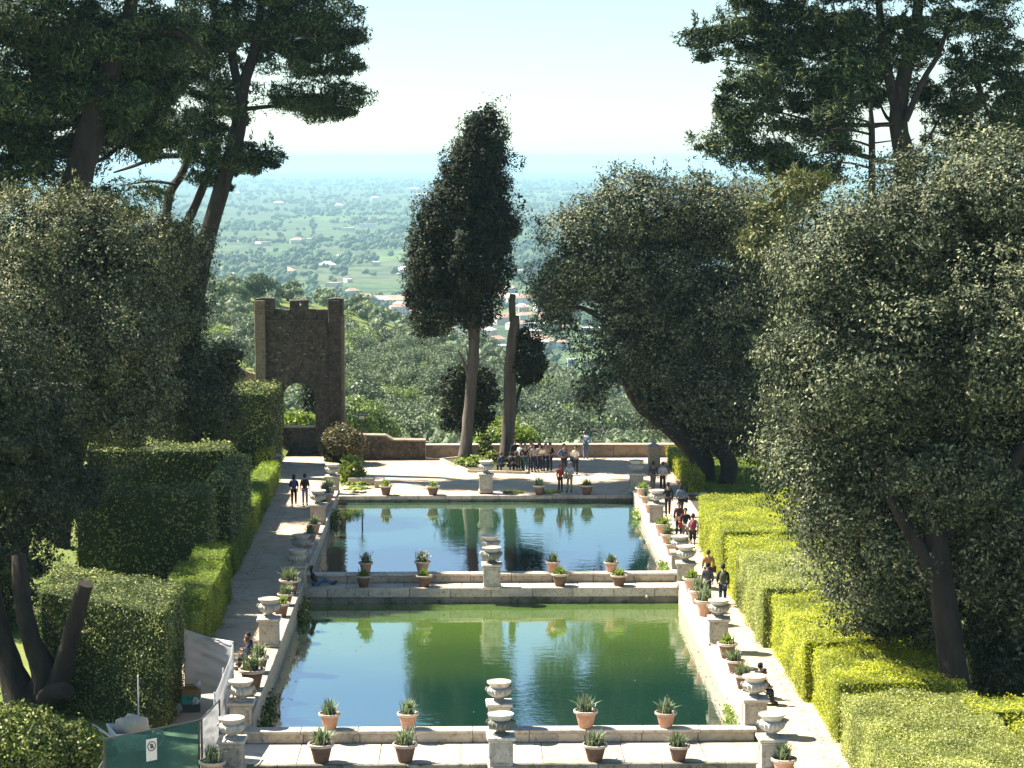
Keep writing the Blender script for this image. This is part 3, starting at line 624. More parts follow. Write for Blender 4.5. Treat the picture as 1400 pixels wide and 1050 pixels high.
RB = [(11.6, 16.3, 100.6, 111.6, 2.5, 'hedge', 'bright yellow-green hedge block farthest along the sunny path, the first past the shaded oak'),
      (11.68, 16.3, 95.9, 100.5, 2.32, 'hedge', 'bright yellow-green hedge block where people stand nearest, second from the far end'),
      (11.7, 16.3, 87.6, 95.8, 2.42, 'hedge_pale', 'duller grey-green hedge block in the middle of the stepped row'),
      (12.0, 16.5, 78.6, 87.45, 2.2, 'hedge', 'tallest bright hedge block with a dark shadow lying across its top'),
      (12.25, 16.5, 73.0, 78.4, 2.05, 'hedge', 'bright hedge block between the shadowed block and the dark gap'),
      (12.15, 16.4, 62.0, 71.9, 1.95, 'hedge_pale', 'nearest hedge block of the stepped row, in front of the dark gap')]
for i, (x0, x1, y0, y1, z, mt, lab) in enumerate(RB):
    j = .06
    hedge([(x0, y0), (x1, y0), (x1 + .1, y1), (x0 + j, y1)], 0, z, M[mt], lab, 520 if y0 < 88 else 360, (.078, .05), 20 + i, None, group='stepped hedge blocks along the sunny path')
hedge(rect(15.9, 16.75, 111.7, 113.4), 0, 2.5, M['hedge'], 'small upright hedge stub at the far end of the stepped row', 200, (.12, .07), 31)
hedge(rect(16.6, 17.6, 85, 99), 0, 2.3, M['hedge'], 'thin hedge strip behind the stepped row under the large oak', 150, (.13, .08), 32)
for i in range(4):
    y = 129.2 + i * 3.3
    hedge(rect(12.8, 13.75, y, y + 3.1), 0, .95 + .12 * (i % 2), M['hedge'], 'low yellow hedge segment by the terracotta kerb, %s from the walkers' % ordn[i], 200, (.13, .08), 40 + i, group='low yellow hedge segments')
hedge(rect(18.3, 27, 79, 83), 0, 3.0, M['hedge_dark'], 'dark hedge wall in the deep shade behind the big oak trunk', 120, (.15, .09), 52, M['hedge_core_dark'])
hedge(rect(15.9, 18.2, 69.2, 71.0), 0, 2.0, M['hedge'], 'hedge corner piece behind the big oak trunk at the frame edge', 220, (.11, .065), 50)
hedge(rect(16.7, 19.5, 64, 67.9), 0, 2.0, M['hedge'], 'nearest sunlit hedge stub at the frame edge past the big oak trunk', 220, (.11, .065), 51)
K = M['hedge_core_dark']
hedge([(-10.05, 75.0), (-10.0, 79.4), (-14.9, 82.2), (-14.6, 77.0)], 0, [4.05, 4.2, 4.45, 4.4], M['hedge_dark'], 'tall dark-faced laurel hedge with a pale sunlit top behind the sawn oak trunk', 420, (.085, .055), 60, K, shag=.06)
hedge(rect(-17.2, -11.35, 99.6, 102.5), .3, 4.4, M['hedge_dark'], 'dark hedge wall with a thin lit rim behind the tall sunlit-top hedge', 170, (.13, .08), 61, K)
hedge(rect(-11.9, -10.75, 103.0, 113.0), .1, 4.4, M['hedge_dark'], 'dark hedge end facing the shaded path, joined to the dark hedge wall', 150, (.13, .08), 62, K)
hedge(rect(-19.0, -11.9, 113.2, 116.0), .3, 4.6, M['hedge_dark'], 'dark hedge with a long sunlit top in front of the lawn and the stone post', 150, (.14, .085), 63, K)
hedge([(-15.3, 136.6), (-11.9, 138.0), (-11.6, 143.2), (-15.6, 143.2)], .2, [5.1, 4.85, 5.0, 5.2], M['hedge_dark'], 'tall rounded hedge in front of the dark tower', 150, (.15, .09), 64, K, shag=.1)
hedge(rect(-12.1, -10.15, 88.0, 94.8), 0, [2.0, 2.0, 2.25, 2.25], M['hedge_low'], 'vivid green path-side hedge block nearest the white tarpaulin', 360, (.08, .05), 65)
hedge([(-12.1, 86.2), (-10.6, 86.2), (-10.2, 87.9), (-12.1, 87.9)], 0, [.9, .9, 1.8, 1.8], M['hedge_low'], 'sloping green hedge tail just behind the white tarpaulin', 360, (.08, .05), 66)
hedge(rect(-11.7, -10.3, 95.3, 98.8), 0, 2.3, M['hedge_low'], 'rounded vivid green hedge block, the farther of the two path-side blocks', 360, (.08, .05), 67)
for i in range(7):
    y = 103.2 + i * 4.4; x = -10.65 - .012 * (y - 103) * 1.2
    hedge(rect(x - 1.05, x, y, y + 4.3), 0, 1.55 - .06 * i + .1 * (i % 2), M['hedge_low'], 'low vivid green hedge segment along the shaded path, %s from the near end' % ordn[i], 260, (.09, .055), 70 + i, group='low hedge segments along the shaded path')
hedge(rect(-12.6, -11.7, 136.2, 138.0), 0, 1.55, M['hedge'], 'small bright yellow hedge cube with a dark front beside the bin', 200, (.12, .07), 80, K)

# ------------------------------------------------------------------ trees
_limb = limb
def limb(parent, name, pts, rad, mat, n=8, wob=.06, seed=0):
    p0 = np.array(pts[0], float)
    if name == 'trunk' and p0[2] > .4:   # carry the bole down into the ground
        d = p0 - np.array(pts[1], float); g = 0.2; k = (p0[2] - g) / max(-d[2], .5); pts = [(p0[0] + d[0] * k * .4, p0[1], g - .4)] + list(pts); rad = [rad[0] * 1.15] + list(rad)
    return _limb(parent, name, pts, rad, mat, n, wob, seed)
def tree(name, Y, base, label, cat='tree', group=None): 
    return thing(name, base, label, cat, group)
# near holm oak, the biggest crown
r = tree('holm_oak', 75, (16.4, 73.6, 0), 'huge holm oak with a thick black trunk, the nearest tree behind the stepped hedge')
limb(r, 'trunk', [(16.5, 73.4, -.3), (16.25, 73.7, 2), (15.9, 74.2, 5), (15.7, 75, 8), (16.4, 76, 11)], [.66, .48, .43, .38, .25], M['bark'], 14, .07, 1)
for s_, pts in enumerate(([(15.9, 74.2, 5), (14.6, 74.5, 7.2), (13.2, 75, 10)], [(15.8, 74.8, 6.5), (18, 74, 9), (20, 74.5, 12)], [(15.75, 74.9, 7.5), (15.2, 76.5, 10.5), (14.6, 78, 14)])):
    limb(r, 'limb', pts, [.3, .22, .1], M['bark'], 8, .06, s_)
bl = [B(1150, 380, 77, 85, 100, 3), B(1260, 320, 78, 110, 90, 3.5), B(1370, 270, 78, 90, 85, 3.5), B(1130, 520, 76.5, 75, 90, 3), B(1240, 480, 76, 110, 110, 3.5), B(1370, 470, 76, 110, 130, 4),
      B(1115, 650, 77, 62, 80, 2.5), B(1190, 640, 77.5, 90, 90, 3), B(1330, 640, 79.5, 110, 100, 3), B(1180, 760, 79, 60, 60, 2), B(1440, 640, 78, 90, 150, 4), B(1450, 380, 78, 90, 130, 4), B(1240, 830, 79.5, 50, 60, 2), B(1360, 800, 80, 90, 90, 2.5), B(1470, 820, 78, 80, 120, 2.5), B(1200, 870, 79.5, 30, 40, 1.5)]
crown('crown', r, M['ilex'], bl + [B(1140, 705, 76, 50, 55, 1.8), B(1215, 745, 76.5, 60, 60, 2), B(1385, 740, 76, 70, 110, 2.2), B(1200, 830, 77.5, 45, 45, 1.6), B(1395, 880, 77, 45, 80, 1.8), B(1300, 640, 75.5, 80, 70, 2)], 720, 560, .95, (.135, .085), 101, quad=False, sprigs=420, core=.74, inleaf=.26, loose=.42, minz=-.9, lo=.72, hi=1.02, shell=.55)
# far holm oak with leaning forked trunk
r = tree('holm_oak', 134, (14.6, 134, 0), 'broad holm oak with a forked leaning trunk, drooping over the terrace parapet')
limb(r, 'trunk', [at(962, 657), at(962, 640, 0) * 0 + atY(958, 625, 134), atY(940, 600, 134), atY(905, 572, 134.4), atY(872, 545, 134.8), atY(850, 500, 135)], [.75, .72, .75, .6, .5, .3], M['bark'], 12, .07, 2)
limb(r, 'trunk_fork', [at(993, 662), atY(997, 635, 133), atY(985, 612, 133.5), atY(960, 590, 134), atY(965, 540, 135), atY(975, 470, 136)], [.5, .5, .52, .6, .5, .3], M['bark'], 12, .07, 3)
limb(r, 'limb', [atY(872, 470, 135), atY(830, 440, 134), atY(790, 420, 133.5), atY(765, 440, 133)], [.3, .2, .12, .05], M['bark'], 7, .05, 4)
bl = [B(795, 345, 134, 55, 65, 2.6), B(880, 300, 135, 75, 55, 3), B(975, 300, 136, 75, 60, 3.2), B(1040, 340, 136, 60, 90, 3), B(850, 390, 135, 85, 70, 3), B(960, 420, 135, 90, 90, 3.5), B(1040, 470, 135, 60, 90, 3), B(905, 490, 135, 60, 65, 2.5), B(985, 540, 134.5, 85, 65, 3), B(1045, 580, 134.5, 50, 50, 2.4), B(920, 545, 135, 45, 40, 2),
      B(760, 390, 133.5, 26, 45, 1.4, .7), B(775, 440, 133.5, 26, 30, 1.2, .6), B(830, 470, 133.5, 30, 45, 1.2, .55), B(812, 520, 133.3, 22, 40, 1, .5), B(822, 560, 133.3, 12, 22, .8, .35)]
crown('crown', r, M['ilex'], bl, 560, 380, .95, (.165, .11), 102, quad=False, sprigs=300, sprig_len=1.0, core=.72, loose=.42, inleaf=.32, minz=-1, lo=.7, hi=1.02, shell=.5)
# left oaks
r = tree('holm_oak', 105, (-17.4, 105, 1), 'rounded holm oak with a slim leaning trunk and silver-lit crown behind the dark hedges')
limb(r, 'trunk', [atY(88, 705, 105.0), atY(100, 655, 105.0), atY(115, 590, 105.0), atY(130, 520, 105.5), atY(120, 430, 106.0)], [.36, .32, .3, .26, .15], M['bark'], 10, .06, 5)
bl = [B(60, 330, 105.0, 85, 65, 3), B(140, 370, 105.0, 85, 70, 3), B(40, 430, 104.0, 80, 80, 3), B(180, 450, 104.5, 55, 65, 2.6), B(110, 480, 104.0, 80, 70, 2.8), B(150, 560, 105.0, 65, 60, 2.4), B(195, 520, 105.0, 38, 45, 1.8), B(60, 560, 105.0, 60, 60, 2.4), B(110, 310, 105.0, 60, 35, 2), B(215, 340, 107.0, 40, 45, 2)]
crown('crown', r, M['olive_top'], bl, 440, 420, .85, (.14, .09), 103, quad=False, sprigs=320, core=.74, inleaf=.26, loose=.42, lo=.72, hi=1.02, shell=.5)
r = tree('holm_oak', 124, (-14.6, 124, 1), 'slender dark holm oak between the rounded silvery oak and the dark tower')
limb(r, 'trunk', [atY(262, 640, 124), atY(262, 570, 124), atY(258, 500, 124.3), atY(240, 420, 124.6)], [.55, .5, .4, .2], M['bark'], 10, .06, 6)
bl = [B(225, 365, 124, 45, 45, 2.2), B(255, 345, 125, 30, 35, 1.6), B(215, 430, 124, 45, 50, 2), B(245, 410, 124.5, 32, 60, 1.8), B(280, 500, 124, 32, 32, 1.5), B(275, 560, 124, 45, 55, 2), B(225, 540, 124, 45, 60, 2), B(310, 500, 125, 20, 22, 1.2)]
crown('crown', r, M['ilex2'], bl, 280, 280, .72, (.16, .10), 104, quad=False, sprigs=120, core=.74, inleaf=.26, loose=.42, lo=.7, hi=1.02, shell=.5)
# nearest left oak, trunk with sawn limbs
r = tree('holm_oak', 77, (-14.9, 77, .1), 'black forked trunk of the nearest holm oak with a sawn-off limb, crown out of frame')
limb(r, 'trunk', [atY(35, 1000, 76.5), atY(30, 960, 76.5), atY(10, 900, 76.7), atY(-10, 830, 77), atY(-20, 740, 77.5)], [.75, .62, .42, .38, .3], M['bark'], 14, .08, 7)
limb(r, 'trunk_fork', [atY(35, 990, 76.6), atY(62, 930, 76.3), atY(45, 880, 76.2), atY(32, 830, 76.4), atY(25, 760, 77)], [.6, .5, .33, .3, .25], M['bark'], 12, .08, 8)
limb(r, 'sawn_limb', [atY(50, 960, 76.4), atY(80, 930, 76), atY(95, 880, 75.5), atY(108, 830, 75.2), atY(117, 798, 75)], [.5, .38, .30, .28, .26], M['bark'], 12, .06, 9)
limb(r, 'sawn_stub', [atY(60, 955, 76.2), atY(80, 945, 75.4), atY(93, 945, 74.9)], [.4, .3, .26], M['bark'], 10, .05, 10)
bl = [B(-190, 600, 75.5, 95, 120, 2.4), B(-260, 520, 75.5, 110, 140, 2.8), B(-150, 720, 75.8, 60, 70, 1.6), B(-240, 700, 75, 90, 90, 2)]
crown('crown', r, M['ilex2'], bl, 240, 200, .75, (.14, .09), 105, quad=False, core=.74, inleaf=.26, loose=.42, lo=.72, hi=1.02, shell=.5)
r = tree('holm_oak', 86, (-19.6, 96, .6), 'broad dark holm oak filling the frame edge behind the sawn trunk and the tall hedge')
limb(r, 'trunk', [atY(20, 860, 96), atY(30, 740, 96), atY(50, 640, 96)], [.4, .34, .25], M['bark'], 10, .06, 11)
bl = [B(5, 520, 91, 55, 80, 2.6), B(20, 620, 90.5, 45, 70, 2.4), B(10, 720, 90.3, 70, 80, 2.4), B(-60, 600, 91, 80, 160, 3), B(-60, 800, 91, 80, 100, 2.6), B(15, 800, 90.2, 40, 60, 1.6), B(70, 560, 96, 40, 60, 2), B(60, 660, 96, 40, 70, 2), B(20, 600, 97, 60, 90, 2.4), B(110, 660, 98, 38, 40, 1.6), B(-40, 520, 97, 70, 100, 3)]
crown('crown', r, M['ilex2'], bl, 460, 330, .72, (.14, .09), 106, quad=False, core=.74, inleaf=.26, loose=.42, lo=.72, hi=1.02, shell=.5)
# cypresses in the middle
r = tree('cypress_tree', 143.4, (0, 143.4, 0), 'tall dark cypress with a bare fluted trunk standing in the terrace bed')
limb(r, 'trunk', [(0.02, 143.4, -.1), atY(638, 600, 143.4), atY(643, 540, 143.4), atY(648, 480, 143.4), atY(648, 420, 143.5), atY(650, 300, 143.6)], [.52, .37, .35, .36, .34, .2], M['bark_grey'], 14, .1, 12)
limb(r, 'dead_branch', [atY(641, 515, 143.3), atY(634, 495, 143.2), atY(626, 478, 143.1)], [.12, .09, .03], M['bark_grey'], 6, .1, 13)
limb(r, 'dead_branch', [atY(643, 500, 143.3), atY(639, 482, 143.2), atY(638, 474, 143.2)], [.07, .05, .02], M['bark_grey'], 6, .1, 14)
oy = [152, 165, 180, 205, 230, 255, 280, 310, 340, 370, 400, 420, 438]; ol = [648, 639, 630, 624, 607, 594, 578, 564, 556, 549, 552, 560, 578]; orr = [670, 682, 690, 690, 690, 692, 698, 706, 706, 702, 698, 684, 600]
rc = random.Random(17); bl = []
while len(bl) < 165:
    y_ = rc.uniform(160, 432); s_ = rc.uniform(12, 23) * (0.75 if y_ < 210 else 1); x0_, x1_ = np.interp(y_, oy, ol) + s_ * .75, np.interp(y_, oy, orr) - s_ * .75
    if x1_ < x0_: x0_ = x1_ = (x0_ + x1_) / 2
    f_ = rc.random(); x_ = x0_ + (x1_ - x0_) * f_; hw = (x1_ - x0_) / 2 * 143.5 / FOC; dy_ = rc.uniform(-1, 1) * hw * math.sqrt(max(0, 1 - (2 * f_ - 1) ** 2))
    bl.append(B(x_, y_, 143.5 + dy_, s_, s_ * rc.uniform(1.0, 1.7), s_ * 143.5 / FOC))
bl += [B(702, 216, 143.5, 10, 8), B(690, 210, 143.5, 10, 6), B(714, 276, 143.5, 9, 12), B(704, 268, 143.5, 8, 7), B(640, 432, 143.5, 10, 14), B(668, 420, 143.5, 12, 14), B(712, 225, 143.5, 5, 6)]
crown('crown', r, M['cyp'], bl, 820, 150, .47, (.17, .10), 107, core=.8, inleaf=.26, loose=.42, lo=.8, hi=1.05, inner=.45, shell=.5, flat=1.25)
r = tree('dead_cypress_trunk', 143.8, (2.6, 143.8, 0), 'bare broken grey cypress trunk standing without a crown above the crowd', 'tree trunk')
limb(r, 'trunk', [atY(692, 626, 143.8), atY(696, 560, 143.8), atY(698, 500, 143.8), atY(700, 470, 143.8), atY(704, 440, 143.8), atY(704, 432, 143.8)], [.44, .40, .38, .36, .31, .25], M['bark_grey'], 14, .1, 15)
limb(r, 'broken_top', [atY(701, 440, 143.8), atY(700, 415, 143.8), atY(701, 402, 143.8)], [.22, .22, .20], M['bark_grey'], 9, .12, 16)
r = tree('cypress_tree', 144.0, (3.1, 144.2, 0), 'small dark cypress on a thin leaning stem beside the broken trunk')
limb(r, 'trunk', [atY(699, 615, 144.2), atY(704, 560, 144.2), atY(713, 525, 144.2), atY(722, 500, 144.2)], [.14, .12, .11, .06], M['bark'], 7, .05, 17)
limb(r, 'bare_twig', [atY(722, 470, 144.2), atY(723, 448, 144.2), atY(726, 432, 144.2)], [.05, .035, .012], M['bark'], 5, .05, 18)
bl = [B(724, 462, 144.2, 12, 16, .6), B(720, 485, 144.2, 19, 24, .9), B(728, 505, 144.2, 15, 16, .8), B(716, 512, 144.2, 14, 14, .7), B(737, 513, 144.2, 7, 6, .3)]
crown('crown', r, M['cyp'], bl, 110, 90, .34, (.18, .10), 108, core=.8, inleaf=.22, lo=.84, hi=1.12, shell=.5)
r = tree('cypress_tree', 147, (.2, 147.5, -.3), 'round two-lobed dark cypress bush behind the tall cypress trunk')
limb(r, 'trunk', [atY(640, 625, 147.5), atY(640, 560, 147.5)], [.25, .15], M['bark'], 8, .05, 19)
bl = [B(621, 548, 147.5, 20, 38, 1), B(638, 535, 147.5, 18, 34, 1), B(660, 545, 147.5, 17, 36, .9), B(645, 570, 147.5, 22, 20, 1)]
crown('crown', r, M['cyp'], bl, 150, 100, .38, (.19, .10), 109, core=.82, inleaf=.25, lo=.84, hi=1.1, shell=.5)

# pines: puffs of needles on visible limbs
def pine(base, label, trunks, bl, mat='pine', clumps=430, per=230, cr=.72, leaf=(.34, .085), seed=1, limbs=True, core=0):
    r = thing('pine_tree', base, label, 'tree')
    for i, (pts, rad) in enumerate(trunks): limb(r, 'trunk' if i == 0 else 'limb', pts, rad, M['bark'], 12 if i == 0 else 8, .06, seed + i)
    if limbs:
        tr = np.array([np.array(q, float) for pts, _ in trunks for q in pts])
        for j, b in enumerate(bl):
            if j % 2: continue
            c = b[0] - [0, 0, b[1][2] * .3]; k = int(np.argmin(np.linalg.norm(tr - (c - [0, 0, 2.5]), axis=1))); q = tr[k]
            if np.linalg.norm(c - q) > 1.2: limb(r, 'branch', [q, q * .45 + c * .55 - [0, 0, .4], c], [.16, .10, .04], M['bark'], 6, .08, seed + j)
    crown('crown', r, M[mat], bl, clumps, per, cr, leaf, seed, quad=False, core=core, inner=.3, lo=.3, hi=1.06, flat=.55, loose=.6, upturn=.5, shell=.25, sprigs=clumps // 2, sprig_len=.7)
    return r
Y1, Y2 = 113, 138
bl = [B(30, 40, Y1, 85, 60), B(130, 50, Y1, 85, 60), B(40, 130, Y1, 85, 55), B(130, 150, Y1, 70, 50), B(30, 210, Y1, 70, 45), B(205, 130, Y1 + 2, 70, 55), B(210, 50, Y1 + 1, 70, 55), B(195, 195, Y1 + 2, 55, 30), B(100, -40, Y1, 120, 60), B(-60, 120, Y1, 90, 130), B(140, 262, Y1 + 3, 45, 22), B(170, 290, Y1 + 3, 30, 14, .8), B(-20, 250, Y1, 60, 30), B(85, 90, Y1 + 3, 90, 70), B(170, 100, Y1 + 4, 90, 70), B(70, 190, Y1 + 3, 90, 55), B(175, 170, Y1 + 4, 60, 50)]
pine((-19.6, Y1, 1), 'massive dark pine with a thick leaning trunk, above the rounded silver-lit oak',
     [(pxs(Y1, (78, 420), (92, 290), (112, 225), (132, 150), (152, 95), (175, 30), (185, -50)), [.85, .78, .72, .66, .6, .4, .2]), (pxs(Y1, (128, 160), (108, 125), (80, 105), (55, 115)), [.3, .2, .13, .06]), (pxs(Y1, (165, 60), (230, 40), (280, 70)), [.3, .2, .08])], bl, seed=201, clumps=640)
bl = [B(335, 30, Y2, 60, 45), B(400, 30, Y2, 60, 35), B(440, 20, Y2, 45, 30), B(465, 55, Y2, 36, 22), B(415, 85, Y2, 50, 25), B(440, 145, Y2, 48, 20), B(478, 130, Y2, 20, 16), B(400, 130, Y2, 30, 18), B(470, 85, Y2, 28, 14), B(290, 60, Y2, 60, 55), B(300, 140, Y2, 45, 40), B(275, 200, Y2, 42, 42), B(325, 215, Y2, 42, 24), B(365, 222, Y2, 28, 16), B(300, 240, Y2, 30, 22), B(240, 180, Y2, 40, 32), B(240, 90, Y2 + 2, 60, 60), B(380, -30, Y2, 90, 45), B(280, -40, Y2, 80, 50), B(205, 265, Y2, 26, 12, .8), B(390, 60, Y2 + 2, 45, 45)]
pine((-15.9, Y2, .8), 'tall pine beside the tower with a forked trunk and feathery boughs against the sky',
     [(pxs(Y2, (250, 640), (258, 480), (272, 380), (288, 310), (305, 250), (325, 180), (332, 120), (350, 60), (358, -20)), [.7, .62, .56, .52, .5, .46, .38, .3, .15]), (pxs(Y2, (330, 130), (318, 80), (322, 20), (326, -40)), [.3, .26, .22, .12]),
      (pxs(Y2 + 3, (238, 335), (228, 305), (232, 265), (250, 235), (265, 190)), [.34, .3, .28, .25, .15]), (pxs(Y2 + 3, (240, 330), (258, 300), (275, 262), (285, 225)), [.3, .28, .26, .15]), (pxs(Y2 + 3, (236, 640), (238, 480), (240, 400), (238, 335)), [.46, .42, .4, .36]),
      (pxs(Y2 + 2, (245, 213), (215, 215), (180, 228), (155, 236)), [.18, .15, .1, .05]), (pxs(Y2 + 2, (240, 252), (205, 248), (165, 254)), [.1, .08, .03]), (pxs(Y2, (350, 60), (400, 40), (440, 30)), [.16, .1, .04]), (pxs(Y2, (330, 150), (380, 145), (430, 150)), [.16, .1, .04])], bl, seed=231, clumps=520, limbs=False)
Y3 = 123
bl = [B(1015, 40, Y3, 50, 32), B(960, 55, Y3, 32, 18), B(985, 75, Y3, 40, 18), B(1060, 70, Y3, 60, 45), B(1120, 40, Y3, 70, 50), B(1130, 115, Y3, 75, 45), B(1060, 140, Y3, 45, 38), B(1180, 60, Y3 + 1, 65, 55), B(1200, 125, Y3 + 2, 55, 30), B(1270, 50, Y3, 65, 50), B(1330, 40, Y3, 55, 45), B(1340, 110, Y3, 50, 35), B(1290, 140, Y3 + 2, 45, 35), B(1375, 75, Y3, 30, 25), B(1390, 130, Y3, 30, 45), B(1310, 190, Y3 + 2, 40, 32), B(1120, 175, Y3, 60, 28), B(1180, -40, Y3, 120, 45), B(1050, -20, Y3, 80, 35), B(1330, -30, Y3, 100, 40), B(1270, 205, Y3 + 3, 30, 28), B(1370, 175, Y3 + 2, 35, 35)]
pine((23.9, Y3, .5), 'large dark pine behind the hedge-side oaks with a forked brown trunk',
     [(pxs(Y3, (1240, 320), (1238, 225), (1228, 170), (1234, 110), (1250, 50), (1258, -30)), [.62, .56, .5, .42, .36, .2]), (pxs(Y3, (1230, 165), (1212, 90), (1205, 40), (1200, -20)), [.34, .28, .24, .14]), (pxs(Y3 - .5, (1238, 165), (1262, 110), (1285, 70), (1300, 20)), [.2, .16, .14, .06]), (pxs(Y3 - .5, (1320, 90), (1345, 140), (1360, 180)), [.1, .08, .05])], bl, seed=261, clumps=560, limbs=True)
bl = [B(1005, 165, 118, 40, 28, wgt=.6), B(985, 195, 118, 30, 16, wgt=.55), B(1030, 205, 118, 45, 22, wgt=.7), B(1000, 120, 118, 26, 22, wgt=.5), B(1070, 220, 118, 45, 24, wgt=.7), B(1110, 235, 118, 40, 18, wgt=.6), B(1150, 200, 119, 40, 20, wgt=.6), B(1040, 115, 118, 25, 25, wgt=.6), B(1140, 160, 119, 30, 20, wgt=.6)]
r = pine((21.2, 118, .5), 'slim pine with level bare branches between the broad oak and the large dark pine',
     [(pxs(118, (1192, 330), (1192, 250), (1192, 180), (1191, 158), (1190, 140)), [.2, .19, .17, .13, .08])] + [(pxs(118, (1191, y), (1191 - ln * .5, y - 8), (1191 - ln, y + 4)), [.07, .05, .02]) for y, ln in ((168, 70), (184, 90), (200, 60), (214, 100), (230, 80))] + [(pxs(118, (1192, y), (1192 + ln, y - 6)), [.05, .02]) for y, ln in ((175, 30), (196, 45), (218, 40))], bl, seed=291, clumps=150, per=120, cr=.55, core=0, limbs=False)
bl = [B(1042, 315, 112, 22, 26), B(1060, 285, 112, 30, 20), B(1085, 265, 112, 35, 16), B(1035, 345, 112, 14, 14), B(1110, 250, 112, 30, 14)]
r = pine((20.5, 112, .3), 'young yellow-green pine leaning out between the two large oaks', [(pxs(112, (1130, 420), (1120, 330), (1110, 250)), [.16, .14, .08]), (pxs(112, (1112, 270), (1080, 285), (1045, 320)), [.08, .06, .03])], bl, 'pine_pale', 70, 170, .5, seed=311, limbs=False)
# ------------------------------------------------------------------ hillside olives
def olive(mat, seed, R_=2.6):
    rng = np.random.default_rng(seed); r = thing('olive_tree', (0, 0, 0), '-', 'tree', 'olive trees on the slope below the parapet')
    MB().tube([(0, 0, -.5), (.1, 0, .6), (.05, .1, 1.5), (.2, 0, 2.2)], [.28, .22, .2, .12], 7, True, .1, seed).build('trunk', M['bark_grey'], r)
    bl = [((rng.normal() * 1.1, rng.normal() * 1.1, 2.4 + rng.random() * 1.1), (1.5 + rng.random() * .6, 1.5 + rng.random() * .6, 1.1 + rng.random() * .4)) for _ in range(5)]
    crown('crown', r, mat, bl, 95, 12, .55, (.42, .20), seed, core=.66, minz=-.8); return r
M['olive_dark'] = leafmat('dusky_broadleaf', (0.05, 0.075, 0.04), (0.085, 0.11, 0.06), (0.14, 0.16, 0.09), 0.5, 0.15, 0.4, 0.15)
M['olive_lime'] = leafmat('spring_green_leaf', (0.13, 0.18, 0.05), (0.20, 0.25, 0.075), (0.28, 0.32, 0.12), 0.5, 0.25, 0.4, 0.15)
OL = [olive(M[q], 400 + i) for i, q in enumerate(('olive', 'olive', 'olive', 'olive_dark', 'olive_lime', 'olive'))]
OLAB = ['silvery olive tree, one of many on the slope below the parapet'] * 3 + ['dusky dark green tree among the silvery olives on the slope', 'lime green tree among the silvery olives on the slope', 'silvery olive tree, one of many on the slope below the parapet']
OGRP = ['silvery olives on the slope'] * 3 + ['dusky trees on the slope', 'lime green trees on the slope', 'silvery olives on the slope']
rg = random.Random(11); spots = []
y = 205.0
while y < 720:
    st = 6.6 + y * .004; x0, x1 = -.135 * y - 6, .115 * y + 8; x = x0
    while x < x1:
        X, Yy = x + rg.uniform(-2, 2), y + rg.uniform(-2.2, 2.2)
        strip = (X * .72 + Yy * .5) % 46      # grassy lanes run down the slope
        if not (strip < 5.5 and rg.random() < .85) and rg.random() < .95: spots.append((X, Yy))
        x += st
    y += st * .92
def px_of(X, Y, Z):
    c, s_ = cos(YAW), sin(YAW); a, b = c * X - s_ * Y, s_ * X + c * Y; z = Z - CAMZ
    c, s_ = cos(PIT), sin(PIT); f, u = c * b - s_ * z, s_ * b + c * z
    return CX + FOC * a / f, CY - FOC * u / f
vis, rest = [], []
for X, Yy in spots:
    Z = float(terr(X, Yy)); a, b = px_of(X, Yy, Z + 3)
    seen = 265 < a < 930 and 380 < b < 612 and not (352 < a < 466 and b > 410) and not (a > 740 and b < 480)
    (vis if seen else rest).append((X, Yy, Z))
vis.sort(key=lambda q: q[1]); rest = vis[294:] + rest; vis = vis[:294]
first = set()
for X, Yy, Z in vis:
    k = rg.choices(range(6), [4, 4, 4, 3, 1.2, 4])[0]
    o = OL[k] if k not in first else copy_tree(OL[k]); first.add(k)
    o.location = (X, Yy, Z - .1); o.rotation_euler = (0, 0, rg.uniform(0, 6.28)); s_ = rg.uniform(.75, 1.3) * (1.2 if k == 3 else 1); o.scale = (s_, s_, s_ * rg.uniform(.85, 1.2)); o['label'] = OLAB[k]; o['group'] = OGRP[k]
def scatter(name, pts, mat, tmpl, kind='stuff'):
    """many far trees as one mass: copies of a few small crowns, joined"""
    Vs, Fs, nb = [], [], 0; rng = np.random.default_rng(len(pts))
    for (x, y, z, s_) in pts:
        V, F = tmpl[rng.integers(len(tmpl))]; a = rng.uniform(0, 6.28); c, sn = cos(a), sin(a); sz = s_ * rng.uniform(.8, 1.25)
        W_ = np.stack([(V[:, 0] * c - V[:, 1] * sn) * s_ + x, (V[:, 0] * sn + V[:, 1] * c) * s_ + y, V[:, 2] * sz + z], 1); Vs.append(W_); Fs.append(F + nb); nb += len(V)
    o = link(name, mesh_np(name, np.concatenate(Vs), np.concatenate(Fs), mat)); return tag(o, kind=kind)
def mini(seed, nl, ln, core=.8):
    rng = np.random.default_rng(seed); bl = [((rng.normal() * .35, rng.normal() * .35, .9 + rng.random() * .4), (.55 + rng.random() * .2, .55 + rng.random() * .2, .5 + rng.random() * .2)) for _ in range(4)]
    p, n = blob_clumps(bl, nl, rng, .6, .85, 1.1, -.8); V, F = cards(p, n, ln, ln * .6, rng, False, .7); Vs, Fs, nb = [V], [F], len(V)
    for b in bl: v, f = lumpy(b[0], b[1], core, rng, ICO1); Vs.append(v); Fs.append(f + nb); nb += len(v)
    return np.concatenate(Vs), np.concatenate(Fs)
T_mid = [mini(500 + i, 190, .30) for i in range(4)]; T_far = [mini(510 + i, 26, .5, .95) for i in range(4)]
o = scatter('olive_grove', [(x, y, z, rg.uniform(1.9, 3.0)) for x, y, z in rest], M['olive'], T_mid)
tag(o, 'far mass of olive trees covering the upper slope and the ground beyond the crest', 'trees')
